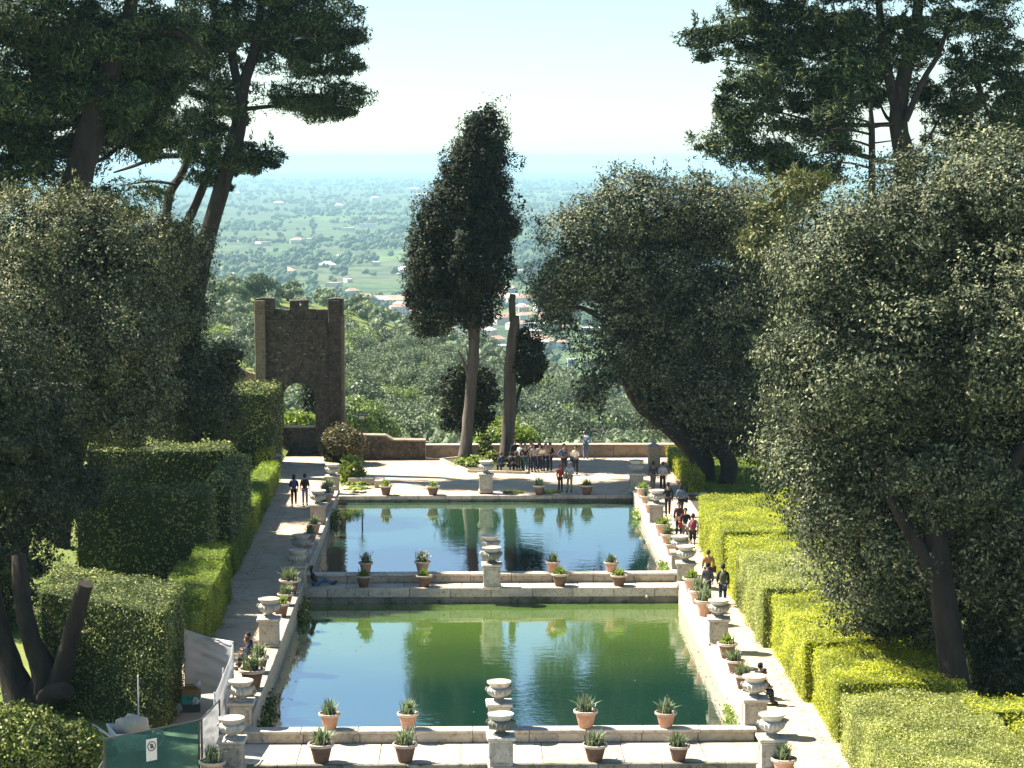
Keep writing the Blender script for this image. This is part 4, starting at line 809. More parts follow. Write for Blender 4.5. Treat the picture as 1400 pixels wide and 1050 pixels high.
# woods and hedgerows on the plain: clumped and in lines, thinning with distance
pts = []; wood = random.Random(21)
def clearing(x, y): return mnoise.noise((x * .0035, y * .0016, 3.1))
while len(pts) < 1300:
    y = 1250 + 2200 * wood.random(); x = wood.uniform(-.14, .13) * y
    px = VPX + FOC * x / y
    if clearing(x * 3, y * 3) > (.25 if 570 < px < 790 or (480 < px < 570 and y > 2500) else -.12): pts.append((x, y, float(terr(x, y)) - 1, wood.uniform(3.5, 6.5)))
o = scatter('valley_wood', pts, M['farleaf'], T_mid[:2] + T_far); tag(o, 'dark green trees filling the valley round the town', 'trees')
pts = []
while len(pts) < 7000:
    y = 2300 * (9.0 ** wood.random()); x = wood.uniform(-.15, .13) * y
    cl = clearing(x, y)
    if cl > .06 or (abs(math.sin(y * .0041 + x * .0011 + 2 * cl)) < .09) or (abs(math.sin(x * .009 + y * .0006)) < .05) or wood.random() < .03: pts.append((x, y, PLAIN - 1.5, wood.uniform(3.0, 7.5) * (1 + y / 14000)))
o = scatter('plain_woodland', pts, M['farleaf'], T_far); tag(o, 'hazy tree lines and woods across the wide plain', 'trees')
# umbrella pines on the crest behind the tower
for i, (px, py, Y, rx, rz, lab) in enumerate(((352, 392, 640, 34, 22, 'dome-crowned pine on the crest behind the tower battlements'), (393, 398, 660, 10, 10, 'small dark round tree beside the dome-crowned pine on the crest'), (312, 398, 620, 26, 12, 'low broad tree on the crest between the leaning pine trunk and the dome-crowned pine'))):
    c = atY(px, py, Y); g = float(terr(c[0], Y)); r = thing('crest_tree', (c[0], Y, g), lab, 'tree')
    MB().tube([(c[0], Y, g - .5), (c[0] + .3, Y, c[2])], [.5, .3], 7).build('trunk', M['bark'], r)
    bl = [B(px + dx * rx, py + dz * rz, Y, rx * .5, rz * .55) for dx, dz in ((-.5, .2), (0, -.25), (.5, .15), (.1, .3))]
    crown('crown', r, M['farleaf'], bl, 260, 14, .8, (.6, .3), 520 + i, core=.7)
for i, (px, py, Y, rx, rz, mt, lab) in enumerate(((175 + 330 - 20, 470, 600, 22, 26, 'olive_dark', 'dark rounded tree left standing in front of the pale-roofed farmhouse'), (497, 432, 650, 34, 20, 'olive_lime', 'yellow-green broad tree on the crest above the pale-roofed farmhouse'), (870, 492, 664, 30, 34, 'olive_dark', 'dark blue-green tall tree by the flat terracotta roof in the valley'), (845, 500, 660, 20, 26, 'olive_dark', 'dusky tall tree nearest the small cypress in the valley'))):
    c = atY(px, py, Y); g = float(terr(c[0], Y)); r = thing('valley_tree', (c[0], Y, g), lab, 'tree')
    MB().tube([(c[0], Y, g - .5), (c[0] + .3, Y, c[2])], [.6, .3], 7).build('trunk', M['bark'], r)
    bl = [B(px + dx * rx, py + dz * rz, Y, rx * .55, rz * .5) for dx, dz in ((-.45, .2), (0, -.4), (.45, .1), (.1, .45))]
    crown('crown', r, M[mt], bl, 260, 14, 1.0, (.75, .4), 530 + i, core=.7)
# trees and bushes just beyond the parapet
def bush(name, label, cat, bl, mat, clumps, per, cr, leaf, seed, core=.6, stem=None, base=None, **k):
    c = bl[0][0]; b0 = base or (c[0], c[1], c[2] - bl[0][1][2]); r = thing(name, b0, label, cat)
    MB().tube([(b0[0], b0[1], b0[2] - .1), (c[0] + .05, c[1], c[2])], [.09, .04] if not stem else stem, 6, True, .1, seed).build('stem', M['bark'], r)
    crown('foliage', r, M[mat], bl, clumps, per, cr, leaf, seed, core=core, **k); return r
bush('shrub', 'lime green bushy tree peeping over the parapet behind the broken trunk', 'shrub', [B(690, 598, 158, 34, 22), B(662, 608, 158, 22, 16), B(718, 606, 158, 18, 18), B(700, 625, 158, 50, 25)], 'shrub', 420, 14, .5, (.30, .18), 541, base=(2.8, 158, -7))
bush('shrub', 'pale yellow spring tree beyond the tower on the slope edge', 'shrub', [B(490, 575, 200, 34, 28), B(520, 590, 200, 26, 18), B(476, 560, 202, 14, 14)], 'olive_lime', 420, 14, .5, (.30, .18), 542, base=(-9.6, 200, -12))
bush('shrub', 'lime green bush seen through the tower arch above its sill', 'shrub', [B(408, 580, 165, 26, 14), B(392, 578, 165, 12, 10), B(424, 582, 166, 14, 12)], 'shrub', 260, 14, .4, (.26, .16), 543, base=(-12, 165, -6))
r = tree('cypress_tree', 175, (-11.9, 175, -8), 'narrow dark cypress seen through the tower arch')
limb(r, 'trunk', [(-11.9, 175, -8), (-11.9, 175, 2)], [.2, .1], M['bark'], 7); crown('crown', r, M['cyp'], [B(424, 555, 175, 9, 40, .7), B(425, 520, 175, 6, 25, .5)], 160, 14, .3, (.3, .16), 544, core=.75)
r = thing('bare_tree', (10.5, 160, -6), 'pale leafless tree just beyond the parapet beside the leaning man', 'tree'); rg2 = random.Random(4)
p0 = atY(826, 625, 160); limb(r, 'trunk_', [p0 - [0, 0, 6], p0, atY(827, 600, 160)], [.10, .08, .05], M['urn'], 6).name = 'trunk'
for i in range(11):
    yb = rg2.uniform(590, 618); dx = rg2.uniform(-24, 24); q = atY(826, yb, 160); limb(r, 'branch', [q, atY(826 + dx * .5, yb - 8, 160), atY(826 + dx, yb - 14 + abs(dx) * .3, 160)], [.035, .025, .01], M['urn'], 4)

# ------------------------------------------------------------------ houses
M['wall_cream'] = plain('cream_render', (0.60, 0.52, 0.40), 0.9); M['wall_white'] = plain('white_render', (0.72, 0.70, 0.66), 0.9); M['wall_pink'] = plain('pink_render', (0.55, 0.38, 0.30), 0.9); M['wall_grey'] = plain('grey_render', (0.42, 0.42, 0.42), 0.9)
M['roof_terra'] = surf('terracotta_roof_tiles', (0.36, 0.19, 0.12), (0.50, 0.31, 0.21), 0.3, 0.9, 0.4, 0.1, 2.0); M['roof_pale'] = surf('pale_roof', (0.62, 0.58, 0.52), (0.72, 0.69, 0.64), 0.3, 0.85, 0.2, 0.05, 2.0); M['pane'] = plain('dark_window', (0.06, 0.07, 0.08), 0.25, 0.5)
_hm = {}
def house(px, py, Y, w_px, h_px, wall, roof, label, flat=False, rz=0.0, group=None, win=True, cat='house', name='house', depth=None):
    Y = Y if Y < 600 else min((CAMZ - PLAIN) * FOC / (py - HOR), 25000); c = atY(px, py, Y); k = Y / FOC; W_, H_ = w_px * k, h_px * k; D = depth or min(W_ * .8, 14); g = float(terr(c[0], Y)); zb = c[2]
    r = thing(name, (c[0], Y, zb), label, cat, group, rz)
    key = (round(W_, 1), round(H_, 1), round(D, 1), flat)
    MB2 = MB(); MB2.box(-W_ / 2, W_ / 2, -D / 2, D / 2, min(-1.5, g - zb - 1), H_); link('wall', MB2.mesh('wall', M[wall]), r)
    e = .5; rh = W_ * 0 + min(D, W_) * .26
    if flat: b = MB().box(-W_ / 2 - e, W_ / 2 + e, -D / 2 - e, D / 2 + e, H_, H_ + .5)
    else:
        b = MB(); x, y = W_ / 2 + e, D / 2 + e; q = max(x - y * .9, x * .25)
        b.add([(-x, -y, H_), (x, -y, H_), (x, y, H_), (-x, y, H_), (-q, 0, H_ + rh), (q, 0, H_ + rh), (-x, -y, H_ - .25), (x, -y, H_ - .25), (x, y, H_ - .25), (-x, y, H_ - .25)], [(0, 1, 5, 4), (1, 2, 5), (2, 3, 4, 5), (3, 0, 4), (6, 7, 1, 0), (7, 8, 2, 1), (8, 9, 3, 2), (9, 6, 0, 3), (9, 8, 7, 6)])
    rf = link('roof', b.mesh('roof', M[roof]), r)
    if not flat and W_ > 8: link('chimney', MB().box(-W_ * .2 - .4, -W_ * .2 + .4, -.9, -.1, H_ + rh * .6, H_ + rh + 1.0).mesh('chimney', M[wall]), rf)
    if win:
        if 'w' not in _hm: _hm['w'] = MB().box(-.6, .6, -.06, .06, 0, 1.5).mesh('window', M['pane'])
        n = max(2, min(6, int(W_ / 4)))
        for i in range(n):
            for fl in range(max(1, int(H_ / 3.2))): link('window', _hm['w'], r, (-W_ / 2 + (i + .5) * W_ / n, -D / 2 - .03, .9 + fl * 3.0))
    return r
house(526, 478, 560, 22, 18, 'wall_cream', 'roof_pale', 'cream farmhouse with a wide pale roof among olives on the slope above the lamp post', rz=R(24), depth=8)
TG = 'small houses with terracotta roofs in the valley town'
for px, py, Y, w_, h_, wl, rf, fl, lab in (
 (500, 418, 1900, 40, 9, 'wall_pink', 'roof_terra', False, 'long pink house between the tower and the cypress crown in the valley'),
 (535, 417, 2050, 55, 10, 'wall_white', 'roof_terra', False, 'white block with a red roof touching the lower edge of the cypress crown'),
 (548, 428, 1800, 30, 9, 'wall_white', 'roof_terra', False, 'white house below the red-roofed block by the cypress crown'),
 (600, 456, 1500, 44, 8, 'wall_cream', 'roof_terra', False, 'low wide house with a sunlit pale tile roof just beside the cypress trunk'),
 (613, 448, 1540, 8, 14, 'wall_white', 'roof_pale', True, 'slim white chimney block above the low wide house beside the cypress trunk'),
 (690, 480, 1400, 48, 8, 'wall_grey', 'roof_pale', True, 'long grey flat-roofed building across the valley behind the broken trunk'),
 (676, 494, 1300, 30, 10, 'wall_pink', 'roof_terra', True, 'pink flat-roofed building just in front of the long grey one'),
 (720, 415, 2300, 55, 8, 'wall_white', 'roof_terra', False, 'white terrace of houses above the tip of the broken trunk'),
 (775, 532, 850, 42, 7, 'wall_cream', 'roof_terra', True, 'flat terracotta-topped building in the valley under the drooping oak sprays'),
 (880, 540, 840, 24, 9, 'wall_white', 'roof_pale', True, 'white flat-roofed building half hidden behind the oak trunk curve'),
 (782, 505, 1000, 12, 14, 'wall_grey', 'roof_pale', True, 'small grey two-storey house between the dusky trees in the valley'),
 (745, 448, 1650, 60, 6, 'wall_white', 'roof_pale', True, 'long white shed in the valley beside the oak sprays'),
 (830, 455, 1500, 70, 7, 'wall_grey', 'roof_pale', True, 'long pale industrial shed glimpsed through the oak sprays')):
    house(px, py, Y, w_, h_, wl, rf, lab, fl, R(random.uniform(-14, 14)), 'buildings of the valley town')
tw = random.Random(33)
for i in range(78):
    px = tw.choice([tw.uniform(560, 640), tw.uniform(660, 780), tw.uniform(650, 760), tw.uniform(480, 600)]); py = tw.uniform(398, 478) if px > 640 else tw.uniform(402, 440)
    Y = (CAMZ - PLAIN) * FOC / (py - HOR) * .93; Y = min(max(Y, 1500), 3400)
    house(px, py, Y, tw.uniform(12, 30), tw.uniform(6, 10), tw.choice(['wall_cream', 'wall_white', 'wall_pink', 'wall_white']), tw.choice(['roof_terra', 'roof_terra', 'roof_pale']), 'small pale house with a pitched roof crowded among others in the valley town', False, R(tw.uniform(-30, 30)), TG, win=i % 2 == 0)
for i in range(46):
    py = 252 + 140 * tw.random() ** 1.4; px = tw.uniform(285, 860); Y = (CAMZ - PLAIN) * FOC / (py - HOR)
    house(px, py + 1, Y, tw.uniform(7, 26), tw.uniform(2.5, 5), tw.choice(['wall_white', 'wall_cream', 'wall_white']), tw.choice(['roof_pale', 'roof_pale', 'roof_terra']), 'tiny pale building far out on the hazy plain', tw.random() < .6, R(tw.uniform(-20, 20)), 'tiny buildings on the plain', win=False, cat='building', name='farm_building', depth=25)

# ------------------------------------------------------------------ terrace furniture and planting
M['metal_dark'] = plain('dark_metal', (0.06, 0.06, 0.06), 0.5, 0.5); M['metal_pale'] = plain('pale_metal', (0.5, 0.52, 0.52), 0.5, 0.5); M['lampglass'] = plain('frosted_lamp_glass', (0.62, 0.58, 0.42), 0.3, 0.5)
q = at(495, 649); r = thing('street_lamp', q, 'slim dark lamp post with a square lantern head beside the russet bush', 'street lamp')
MB().tube([q, q + [0, 0, .5], q + [0, 0, 3.35]], [.075, .055, .045], 10).build('post', M['metal_dark'], r); MB().lathe([(.13, 0), (.12, .1), (.07, .2)], 12, q).build('foot', M['metal_dark'], r)
MB().box(q[0] - .2, q[0] + .2, q[1] - .2, q[1] + .2, q[2] + 3.35, q[2] + 3.41).build('lantern_base', M['metal_dark'], r)
MB().prism([(q[0] - .16, q[1] - .16), (q[0] + .16, q[1] - .16), (q[0] + .16, q[1] + .16), (q[0] - .16, q[1] + .16)], q[2] + 3.41, q[2] + 3.62).build('glass', M['lampglass'], r)
MB().box(q[0] - .3, q[0] + .3, q[1] - .3, q[1] + .3, q[2] + 3.62, q[2] + 3.68).build('lantern_lid', M['metal_dark'], r, .02)
q = at(376, 641); r = thing('litter_bin', q, 'dark round litter bin with a pale lid by the path near the tower', 'bin')
MB().lathe([(.30, 0), (.34, .1), (.36, .75), (.33, .8)], 18, q).build('bin_body', M['metal_dark'], r); MB().lathe([(.40, .82), (.41, .87), (.2, .96), (.04, .99)], 18, q).build('lid', M['metal_pale'], r)
q2 = q + [-.15, .5, 0]; r = thing('marker_post', q2, 'thin pale upright pole standing behind the litter bin', 'pole'); MB().tube([q2, q2 + [0, 0, 2.5]], .04, 8).build('shaft', M['metal_pale'], r); MB().lathe([(.1, 0), (.09, .06), (.045, .1)], 10, q2).build('base_plate', M['metal_dark'], r)
q = atY(287, 640, 122.5); r = thing('stone_post', (q[0], 122.5, .9), 'squat grey stone post behind the long-topped dark hedge', 'post'); MB().box(q[0] - .32, q[0] + .32, 122.2, 122.8, .6, 3.6).build('shaft', M['urn'], r, .05); MB().box(q[0] - .4, q[0] + .4, 122.1, 122.9, 3.6, 3.75).build('cap', M['urn'], r, .03)
r = thing('stone_bench', (-5.9, 132.5, 0), 'L-shaped block of stone seating at the corner of the terrace by the hostas', 'bench')
MB().box(-6.9, -5.3, 132.6, 133.3, 0, .42).build('seat_block', M['ped'], r, .03); MB().box(-5.28, -4.75, 131.4, 133.3, 0, .44).build('end_block', M['ped'], r, .03)
bush('shrub', 'russet rounded clipped bush between the tower and the lamp post', 'shrub', [B(469, 603, 142, 24, 20, 1.3), B(455, 610, 142, 16, 16, 1), B(484, 610, 142, 16, 16, 1)], 'russet', 520, 16, .3, (.16, .10), 551, base=(-7.7, 142, 0), core=.8, flat=1)
bush('shrub', 'bright lime shrub with upright shoots behind the far corner urn', 'shrub', [B(480, 640, 133.6, 14, 14), B(472, 652, 133.6, 10, 10), B(490, 652, 133.6, 10, 8)], 'shrub', 130, 14, .26, (.24, .15), 552, base=(-6.9, 133.6, 0), core=.4)
for i, (px, py, lab) in enumerate(((478, 664, 'broad-leaved hosta clump nearest the far corner urn'), (493, 663, 'broad-leaved hosta clump at the end of the stone seating'), (487, 668, 'hosta clump on the kerb edge of the blue pool'))):
    q = at(px, py + 5, 0); r = thing('hosta_plant', q, lab, 'plant'); rng = np.random.default_rng(60 + i); n = 70; a = rng.uniform(0, 6.28, n); rr = rng.uniform(.05, .5, n)
    P_ = np.stack([rr * np.cos(a) * 1.2, rr * np.sin(a), .34 - rr * .35 + rng.random(n) * .1], 1); T_ = np.stack([np.cos(a), np.sin(a), -.3 + 0 * a], 1); V, F = cards(P_, P_ * .6 + [0, 0, 1], .34, .2, rng, True, .25, T_); link('leaf_rosette', mesh_np('leaf_rosette', V, F, M['shrub']), r); MB().tube([(0, 0, -.05), (0, 0, .3)], .05, 6).build('crown_stem', M['soil'], r)
for i, (px, py, rx, rz) in enumerate(((452, 627, 8, 5), (463, 629, 10, 4))):
    q = at(px, py + 4); bush('ground_shrub', ('low weedy tuft beside the tower foot', 'low weedy tuft under the russet bush')[i], 'plant', [(q + [0, 0, .2], (.4, .4, .25))], 'hedge_dark', 40, 12, .2, (.18, .1), 560 + i, base=tuple(q), core=.4)
# kerbed bed under the tall cypress
bed = [at(603, 630)[:2], at(641, 646)[:2], at(720, 648)[:2], at(720, 629)[:2], at(640, 626)[:2]]
r = thing('planting_bed', (1.5, 141, 0), 'stone-kerbed planting bed round the tall cypress and broken trunk', 'flower bed')
MB().prism([tuple(p) for p in bed], -.05, .09).build('bed_soil', M['soil'], r)
for i in range(5):
    a, b_ = np.array(bed[i]), np.array(bed[(i + 1) % 5]); n = max(1, int(np.linalg.norm(b_ - a) / 1.1)); d = (b_ - a) / n; nn = np.array([-d[1], d[0]]) / np.linalg.norm(d) * .09
    for k in range(n):
        s_, e_ = a + d * (k + .01), a + d * (k + .99); MB().prism([tuple(s_ - nn), tuple(e_ - nn), tuple(e_ + nn), tuple(s_ + nn)], -.05, .16).build('kerb_stone', M['stone'], r)
rng = np.random.default_rng(71); k = 900; u = rng.random(k); P_ = np.stack([np.interp(u, [0, 1], [-.6, 5.2]), 139.6 + rng.random(k) * 3.6, .1 + rng.random(k) * .25], 1); V, F = cards(P_, P_ * 0 + [0, 0, 1.], .22, .12, rng, True, .8)
o = link('ground_cover', mesh_np('ground_cover', V, F, M['hedge_dark'])); tag(o, 'low green ground cover in the kerbed bed under the cypress', 'plants', kind='stuff')
for i, (px, py, Y, rx, rz, mt, lab) in enumerate(((648, 632, 140.2, 9, 8, 'shrub', 'yellow-green leafy shrub at the front of the cypress bed'), (632, 634, 140.8, 8, 5, 'shrub', 'low yellowish plant at the tip of the cypress bed'), (664, 612, 143, 9, 12, 'hedge_dark', 'dark upright shrub between the two big trunks'), (672, 628, 141.5, 10, 10, 'hedge_dark', 'dark low shrub beside the seated people'))):
    c = atY(px, py, Y); bush('bed_shrub', lab, 'shrub', [(c, (rx * Y / FOC, rx * Y / FOC, rz * Y / FOC))], mt, 70, 14, .2, (.19, .11), 580 + i, base=(c[0], Y, .08), core=.5)
rng = np.random.default_rng(72); k = 1500; P_ = np.concatenate([np.stack([rng.uniform(2.2, 6.4, k), 128.75 + np.abs(rng.normal(size=k)) * .3, .02 + rng.random(k) * .16], 1)]); P_ = P_[np.sin(P_[:, 0] * 2.9) > -.35]; V, F = cards(P_, P_ * 0 + [0, 0, 1.], .16, .05, rng, False, 1)
o = link('kerb_weeds', mesh_np('kerb_weeds', V, F, M['shrub'])); tag(o, 'dry weeds sprouting along the far kerb of the blue pool', 'weeds', kind='stuff')
rng = np.random.default_rng(73); k = 26000; xx = np.concatenate([rng.uniform(-16, -11.8, k), rng.uniform(14, 24, k)]); yy = np.concatenate([rng.uniform(104, 141, k), rng.uniform(128.6, 144, k)]); zz = np.array([gz_left(a, b_) if a < 0 else .03 for a, b_ in zip(xx, yy)])
P_ = np.stack([xx, yy, zz + .04], 1); V, F = cards(P_, rng.normal(size=P_.shape) * [1, 1, .2], .14, .05, rng, False, .3, np.tile([0, 0, 1.], (len(P_), 1)) + .5 * rng.normal(size=P_.shape))
o = link('lawn_grass', mesh_np('lawn_grass', V, F, M['grass'])); tag(o, 'short sunlit grass of the lawns beside both paths', 'grass', kind='stuff')
bush('shrub', 'dark glossy shrub filling the bottom corner under the nearest oak', 'shrub', [((-13.6, 68.5, 1.2), (1.3, 1.3, 1.2)), ((-12.4, 69.2, .9), (1.0, 1.0, .9)), ((-14.8, 68.6, 1.5), (1.2, 1.2, 1.1))], 'hedge_dark', 700, 16, .3, (.14, .08), 590, base=(-13.6, 68.5, 0), core=.75)
bush('shrub', 'yellow-green flowering shrub by the corner of the green mesh barrier', 'shrub', [((-11.75, 69.4, .9), (.5, .5, .5))], 'shrub', 90, 14, .2, (.12, .07), 591, base=(-11.75, 69.4, 0), core=.5)
for sd, x, ys in ((0, -7.1, (77.5, 79.0, 81.0, 96.5, 97.5, 98.8, 120.5, 121.5)), (1, 9.42, (76.5, 79, 104.2, 105.0, 105.8, 122))):
    for i, y in enumerate(ys):
        z = (W1 if y < 101 else W2) + .25; lab = 'creeping greenery hanging from the %s pool wall at the water, %s from the near end' % ('shaded' if sd == 0 else 'sunlit', ['first', 'second', 'third', 'fourth', 'fifth', 'sixth', 'seventh', 'eighth'][i])
        r = thing('wall_plant', (x, y, z), lab, 'plant'); rng = np.random.default_rng(800 + i + sd * 20); P_ = rng.normal(size=(150, 3)) * [.12, .3, .16] + [.05 if sd == 0 else -.05, 0, 0]; V, F = cards(P_, P_ + [0, 0, .3], .16, .08, rng); link('foliage', mesh_np('foliage', V, F, M['hedge_dark' if sd == 0 else 'shrub']), r)

rng = np.random.default_rng(74); k = 2000; sd = rng.random(k) < .5
xx = np.where(sd, -8.0 - np.abs(rng.normal(size=k)) * .35, 10.3 + np.abs(rng.normal(size=k)) * .25); xx = np.where(rng.random(k) < .35, np.where(sd, -10.2 + rng.random(k) * .5, 11.9 - rng.random(k) * .4), xx); yy = rng.uniform(70, 127, k)
P_ = np.stack([np.clip(xx, -11.4, 12.4), yy, np.full(k, .012)], 1); V, F = cards(P_, np.tile([0, 0, 1.], (k, 1)), .09, .06, rng, False, .25)
M['litter'] = leafmat('dry_leaf', (0.07, 0.045, 0.02), (0.15, 0.10, 0.045), (0.24, 0.17, 0.08), 0.8, 0, 0.1, 2.0)
o = link('leaf_litter', mesh_np('leaf_litter', V, F, M['litter'])); tag(o, 'dry fallen leaves along the edges of both paths', 'leaves', kind='stuff')

rng = np.random.default_rng(75); k = 420; e_ = rng.random(k); q_ = rng.random(k) < .55
yy = np.where(q_, rng.uniform(74, 100.2, k), rng.uniform(102.3, 127.8, k)); xx = np.where(e_ < .4, XL + .05 + np.abs(rng.normal(size=k)) * .5, np.where(e_ < .8, XR - .05 - np.abs(rng.normal(size=k)) * .5, rng.uniform(XL, XR, k)))
yy = np.where(rng.random(k) < .3, np.where(q_, 73.9 + np.abs(rng.normal(size=k)) * .4, 127.9 - np.abs(rng.normal(size=k)) * .4), yy)
P_ = np.stack([xx, yy, np.where(q_, W1, W2) + .008], 1); V, F = cards(P_, np.tile([0, 0, 1.], (k, 1)), .11, .07, rng, True, .04)
o = link('floating_leaves', mesh_np('floating_leaves', V, F, M['litter'])); tag(o, 'scattered dead leaves floating along the edges of both pools', 'leaves', kind='stuff')
# ------------------------------------------------------------------ people
BASE = dict(pel=(0, 0, .95), spi=(0, 0, 1.12), che=(0, .01, 1.32), nb=(0, .0, 1.45), nk=(0, .012, 1.51), hd=(0, .03, 1.585), hm=(0, .02, 1.65), ht=(0, .01, 1.715))
for s_, n in ((1, 'r'), (-1, 'l')):
    BASE.update({'sh' + n: (s_ * .175, 0, 1.41), 'el' + n: (s_ * .225, -.03, 1.13), 'wr' + n: (s_ * .235, .05, .89), 'pa' + n: (s_ * .23, .08, .81), 'hi' + n: (s_ * .09, 0, .89), 'kn' + n: (s_ * .10, .03, .49), 'an' + n: (s_ * .105, 0, .085), 'to' + n: (s_ * .12, .16, .035)})
def pose(**k): d = dict(BASE); d.update(k); return d
def shift(d, names, v): 
    for n in names: d[n] = tuple(np.array(d[n]) + v)
    return d
UP = ['pel', 'spi', 'che', 'nb', 'nk', 'hd', 'hm', 'ht', 'shr', 'shl', 'elr', 'ell', 'wrr', 'wrl', 'par', 'pal', 'hir', 'hil']
POSES = {'stand': pose(), 
 'walk': pose(knr=(.10, .17, .51), anr=(.105, .27, .12), tor=(.115, .43, .10), knl=(-.10, .0, .49), anl=(-.105, -.27, .14), tol=(-.115, -.14, .03), elr=(.22, -.12, 1.15), wrr=(.22, -.10, .90), par=(.215, -.08, .82), ell=(-.22, .03, 1.14), wrl=(-.22, .19, .95), pal=(-.21, .25, .89)),
 'hold': pose(elr=(.23, .03, 1.14), wrr=(.12, .26, 1.14), par=(.06, .32, 1.16), ell=(-.23, .03, 1.14), wrl=(-.12, .26, 1.14), pal=(-.06, .32, 1.16), knr=(.12, .03, .49), anr=(.14, .02, .085), tor=(.16, .18, .035)),
 'hip': pose(elr=(.34, -.06, 1.16), wrr=(.20, .05, 1.0), par=(.15, .10, .97), ell=(-.24, .02, 1.13), wrl=(-.17, .25, 1.25), pal=(-.13, .28, 1.33)),
 'lean': shift(pose(che=(0, .20, 1.27), nb=(0, .30, 1.37), nk=(0, .35, 1.42), hd=(0, .42, 1.47), hm=(0, .44, 1.53), ht=(0, .45, 1.59), spi=(0, .08, 1.10), shr=(.19, .24, 1.33), shl=(-.19, .24, 1.33), elr=(.30, .36, 1.06), ell=(-.30, .36, 1.06), wrr=(.16, .55, .96), wrl=(-.16, .55, .96), par=(.09, .60, .95), pal=(-.09, .60, .95)), [], 0)}
sit = dict(BASE); shift(sit, UP, (0, 0, -.44)); shift(sit, ['che', 'nb', 'nk', 'hd', 'hm', 'ht', 'shr', 'shl', 'elr', 'ell'], (0, .08, -.02)); shift(sit, ['nk', 'hd', 'hm', 'ht'], (0, .05, -.03))
sit.update(knr=(.12, .42, .51), knl=(-.12, .42, .51), anr=(.12, .44, .085), anl=(-.12, .40, .085), tor=(.13, .6, .035), tol=(-.13, .56, .035), wrr=(.12, .33, .62), wrl=(-.12, .33, .62), par=(.06, .38, .63), pal=(-.06, .38, .63)); POSES['sit'] = sit
rec = dict(BASE); shift(rec, UP, (0, 0, -.83)); shift(rec, ['spi'], (0, -.05, 0)); shift(rec, ['che', 'shr', 'shl'], (0, -.13, -.02)); shift(rec, ['nb', 'nk', 'hd', 'hm', 'ht'], (0, -.15, -.03))
rec.update(knr=(.10, .40, .36), anr=(.10, .72, .08), tor=(.11, .86, .10), knl=(-.10, .44, .22), anl=(-.10, .86, .08), tol=(-.11, .93, .20), elr=(.26, -.12, .30), ell=(-.26, -.12, .30), wrr=(.18, .12, .26), wrl=(-.2, .05, .1), par=(.14, .18, .27), pal=(-.2, .10, .05)); POSES['recline'] = rec
def skin(name, P, chains, rad, lvl=1, scale=1.0):
    names, edges = [], []
    for ch in chains:
        for a in ch:
            if a not in names: names.append(a)
        edges += [(names.index(a), names.index(b_)) for a, b_ in zip(ch, ch[1:])]
    me = bpy.data.meshes.new(name); me.from_pydata([P[n] for n in names], edges, []); me.materials.append(None)
    o = bpy.data.objects.new(name, me); COL.objects.link(o); sk = o.modifiers.new('skin', 'SKIN'); sk.use_smooth_shade = True; sk.branch_smoothing = .4
    for i, n in enumerate(names): q = me.skin_vertices[0].data[i]; q.radius = rad[n]; q.use_root = (i == 0) or n.startswith('f0')
    o.modifiers.new('sub', 'SUBSURF').levels = lvl; o.modifiers['sub'].render_levels = lvl
    dg = bpy.context.evaluated_depsgraph_get(); m2 = bpy.data.meshes.new_from_object(o.evaluated_get(dg)); bpy.data.objects.remove(o); m2.name = name
    if not m2.materials: m2.materials.append(None)
    return m2
def rr(*a): return (a[0], a[1] if len(a) > 1 else a[0])
RB_ = dict(pel=rr(.14, .10), spi=rr(.12, .09), che=rr(.15, .10), nb=rr(.07, .065), nk=rr(.05), hd=rr(.062, .075), hm=rr(.075, .09), ht=rr(.05, .06))
for n in 'rl': RB_.update({'sh' + n: rr(.058), 'el' + n: rr(.042), 'wr' + n: rr(.029, .024), 'pa' + n: rr(.034, .018), 'hi' + n: rr(.085), 'kn' + n: rr(.058), 'an' + n: rr(.038), 'to' + n: rr(.034, .026)})
def grow(d, ns, k): return {n: tuple(x + k for x in d[n]) for n in ns}
_pm = {}
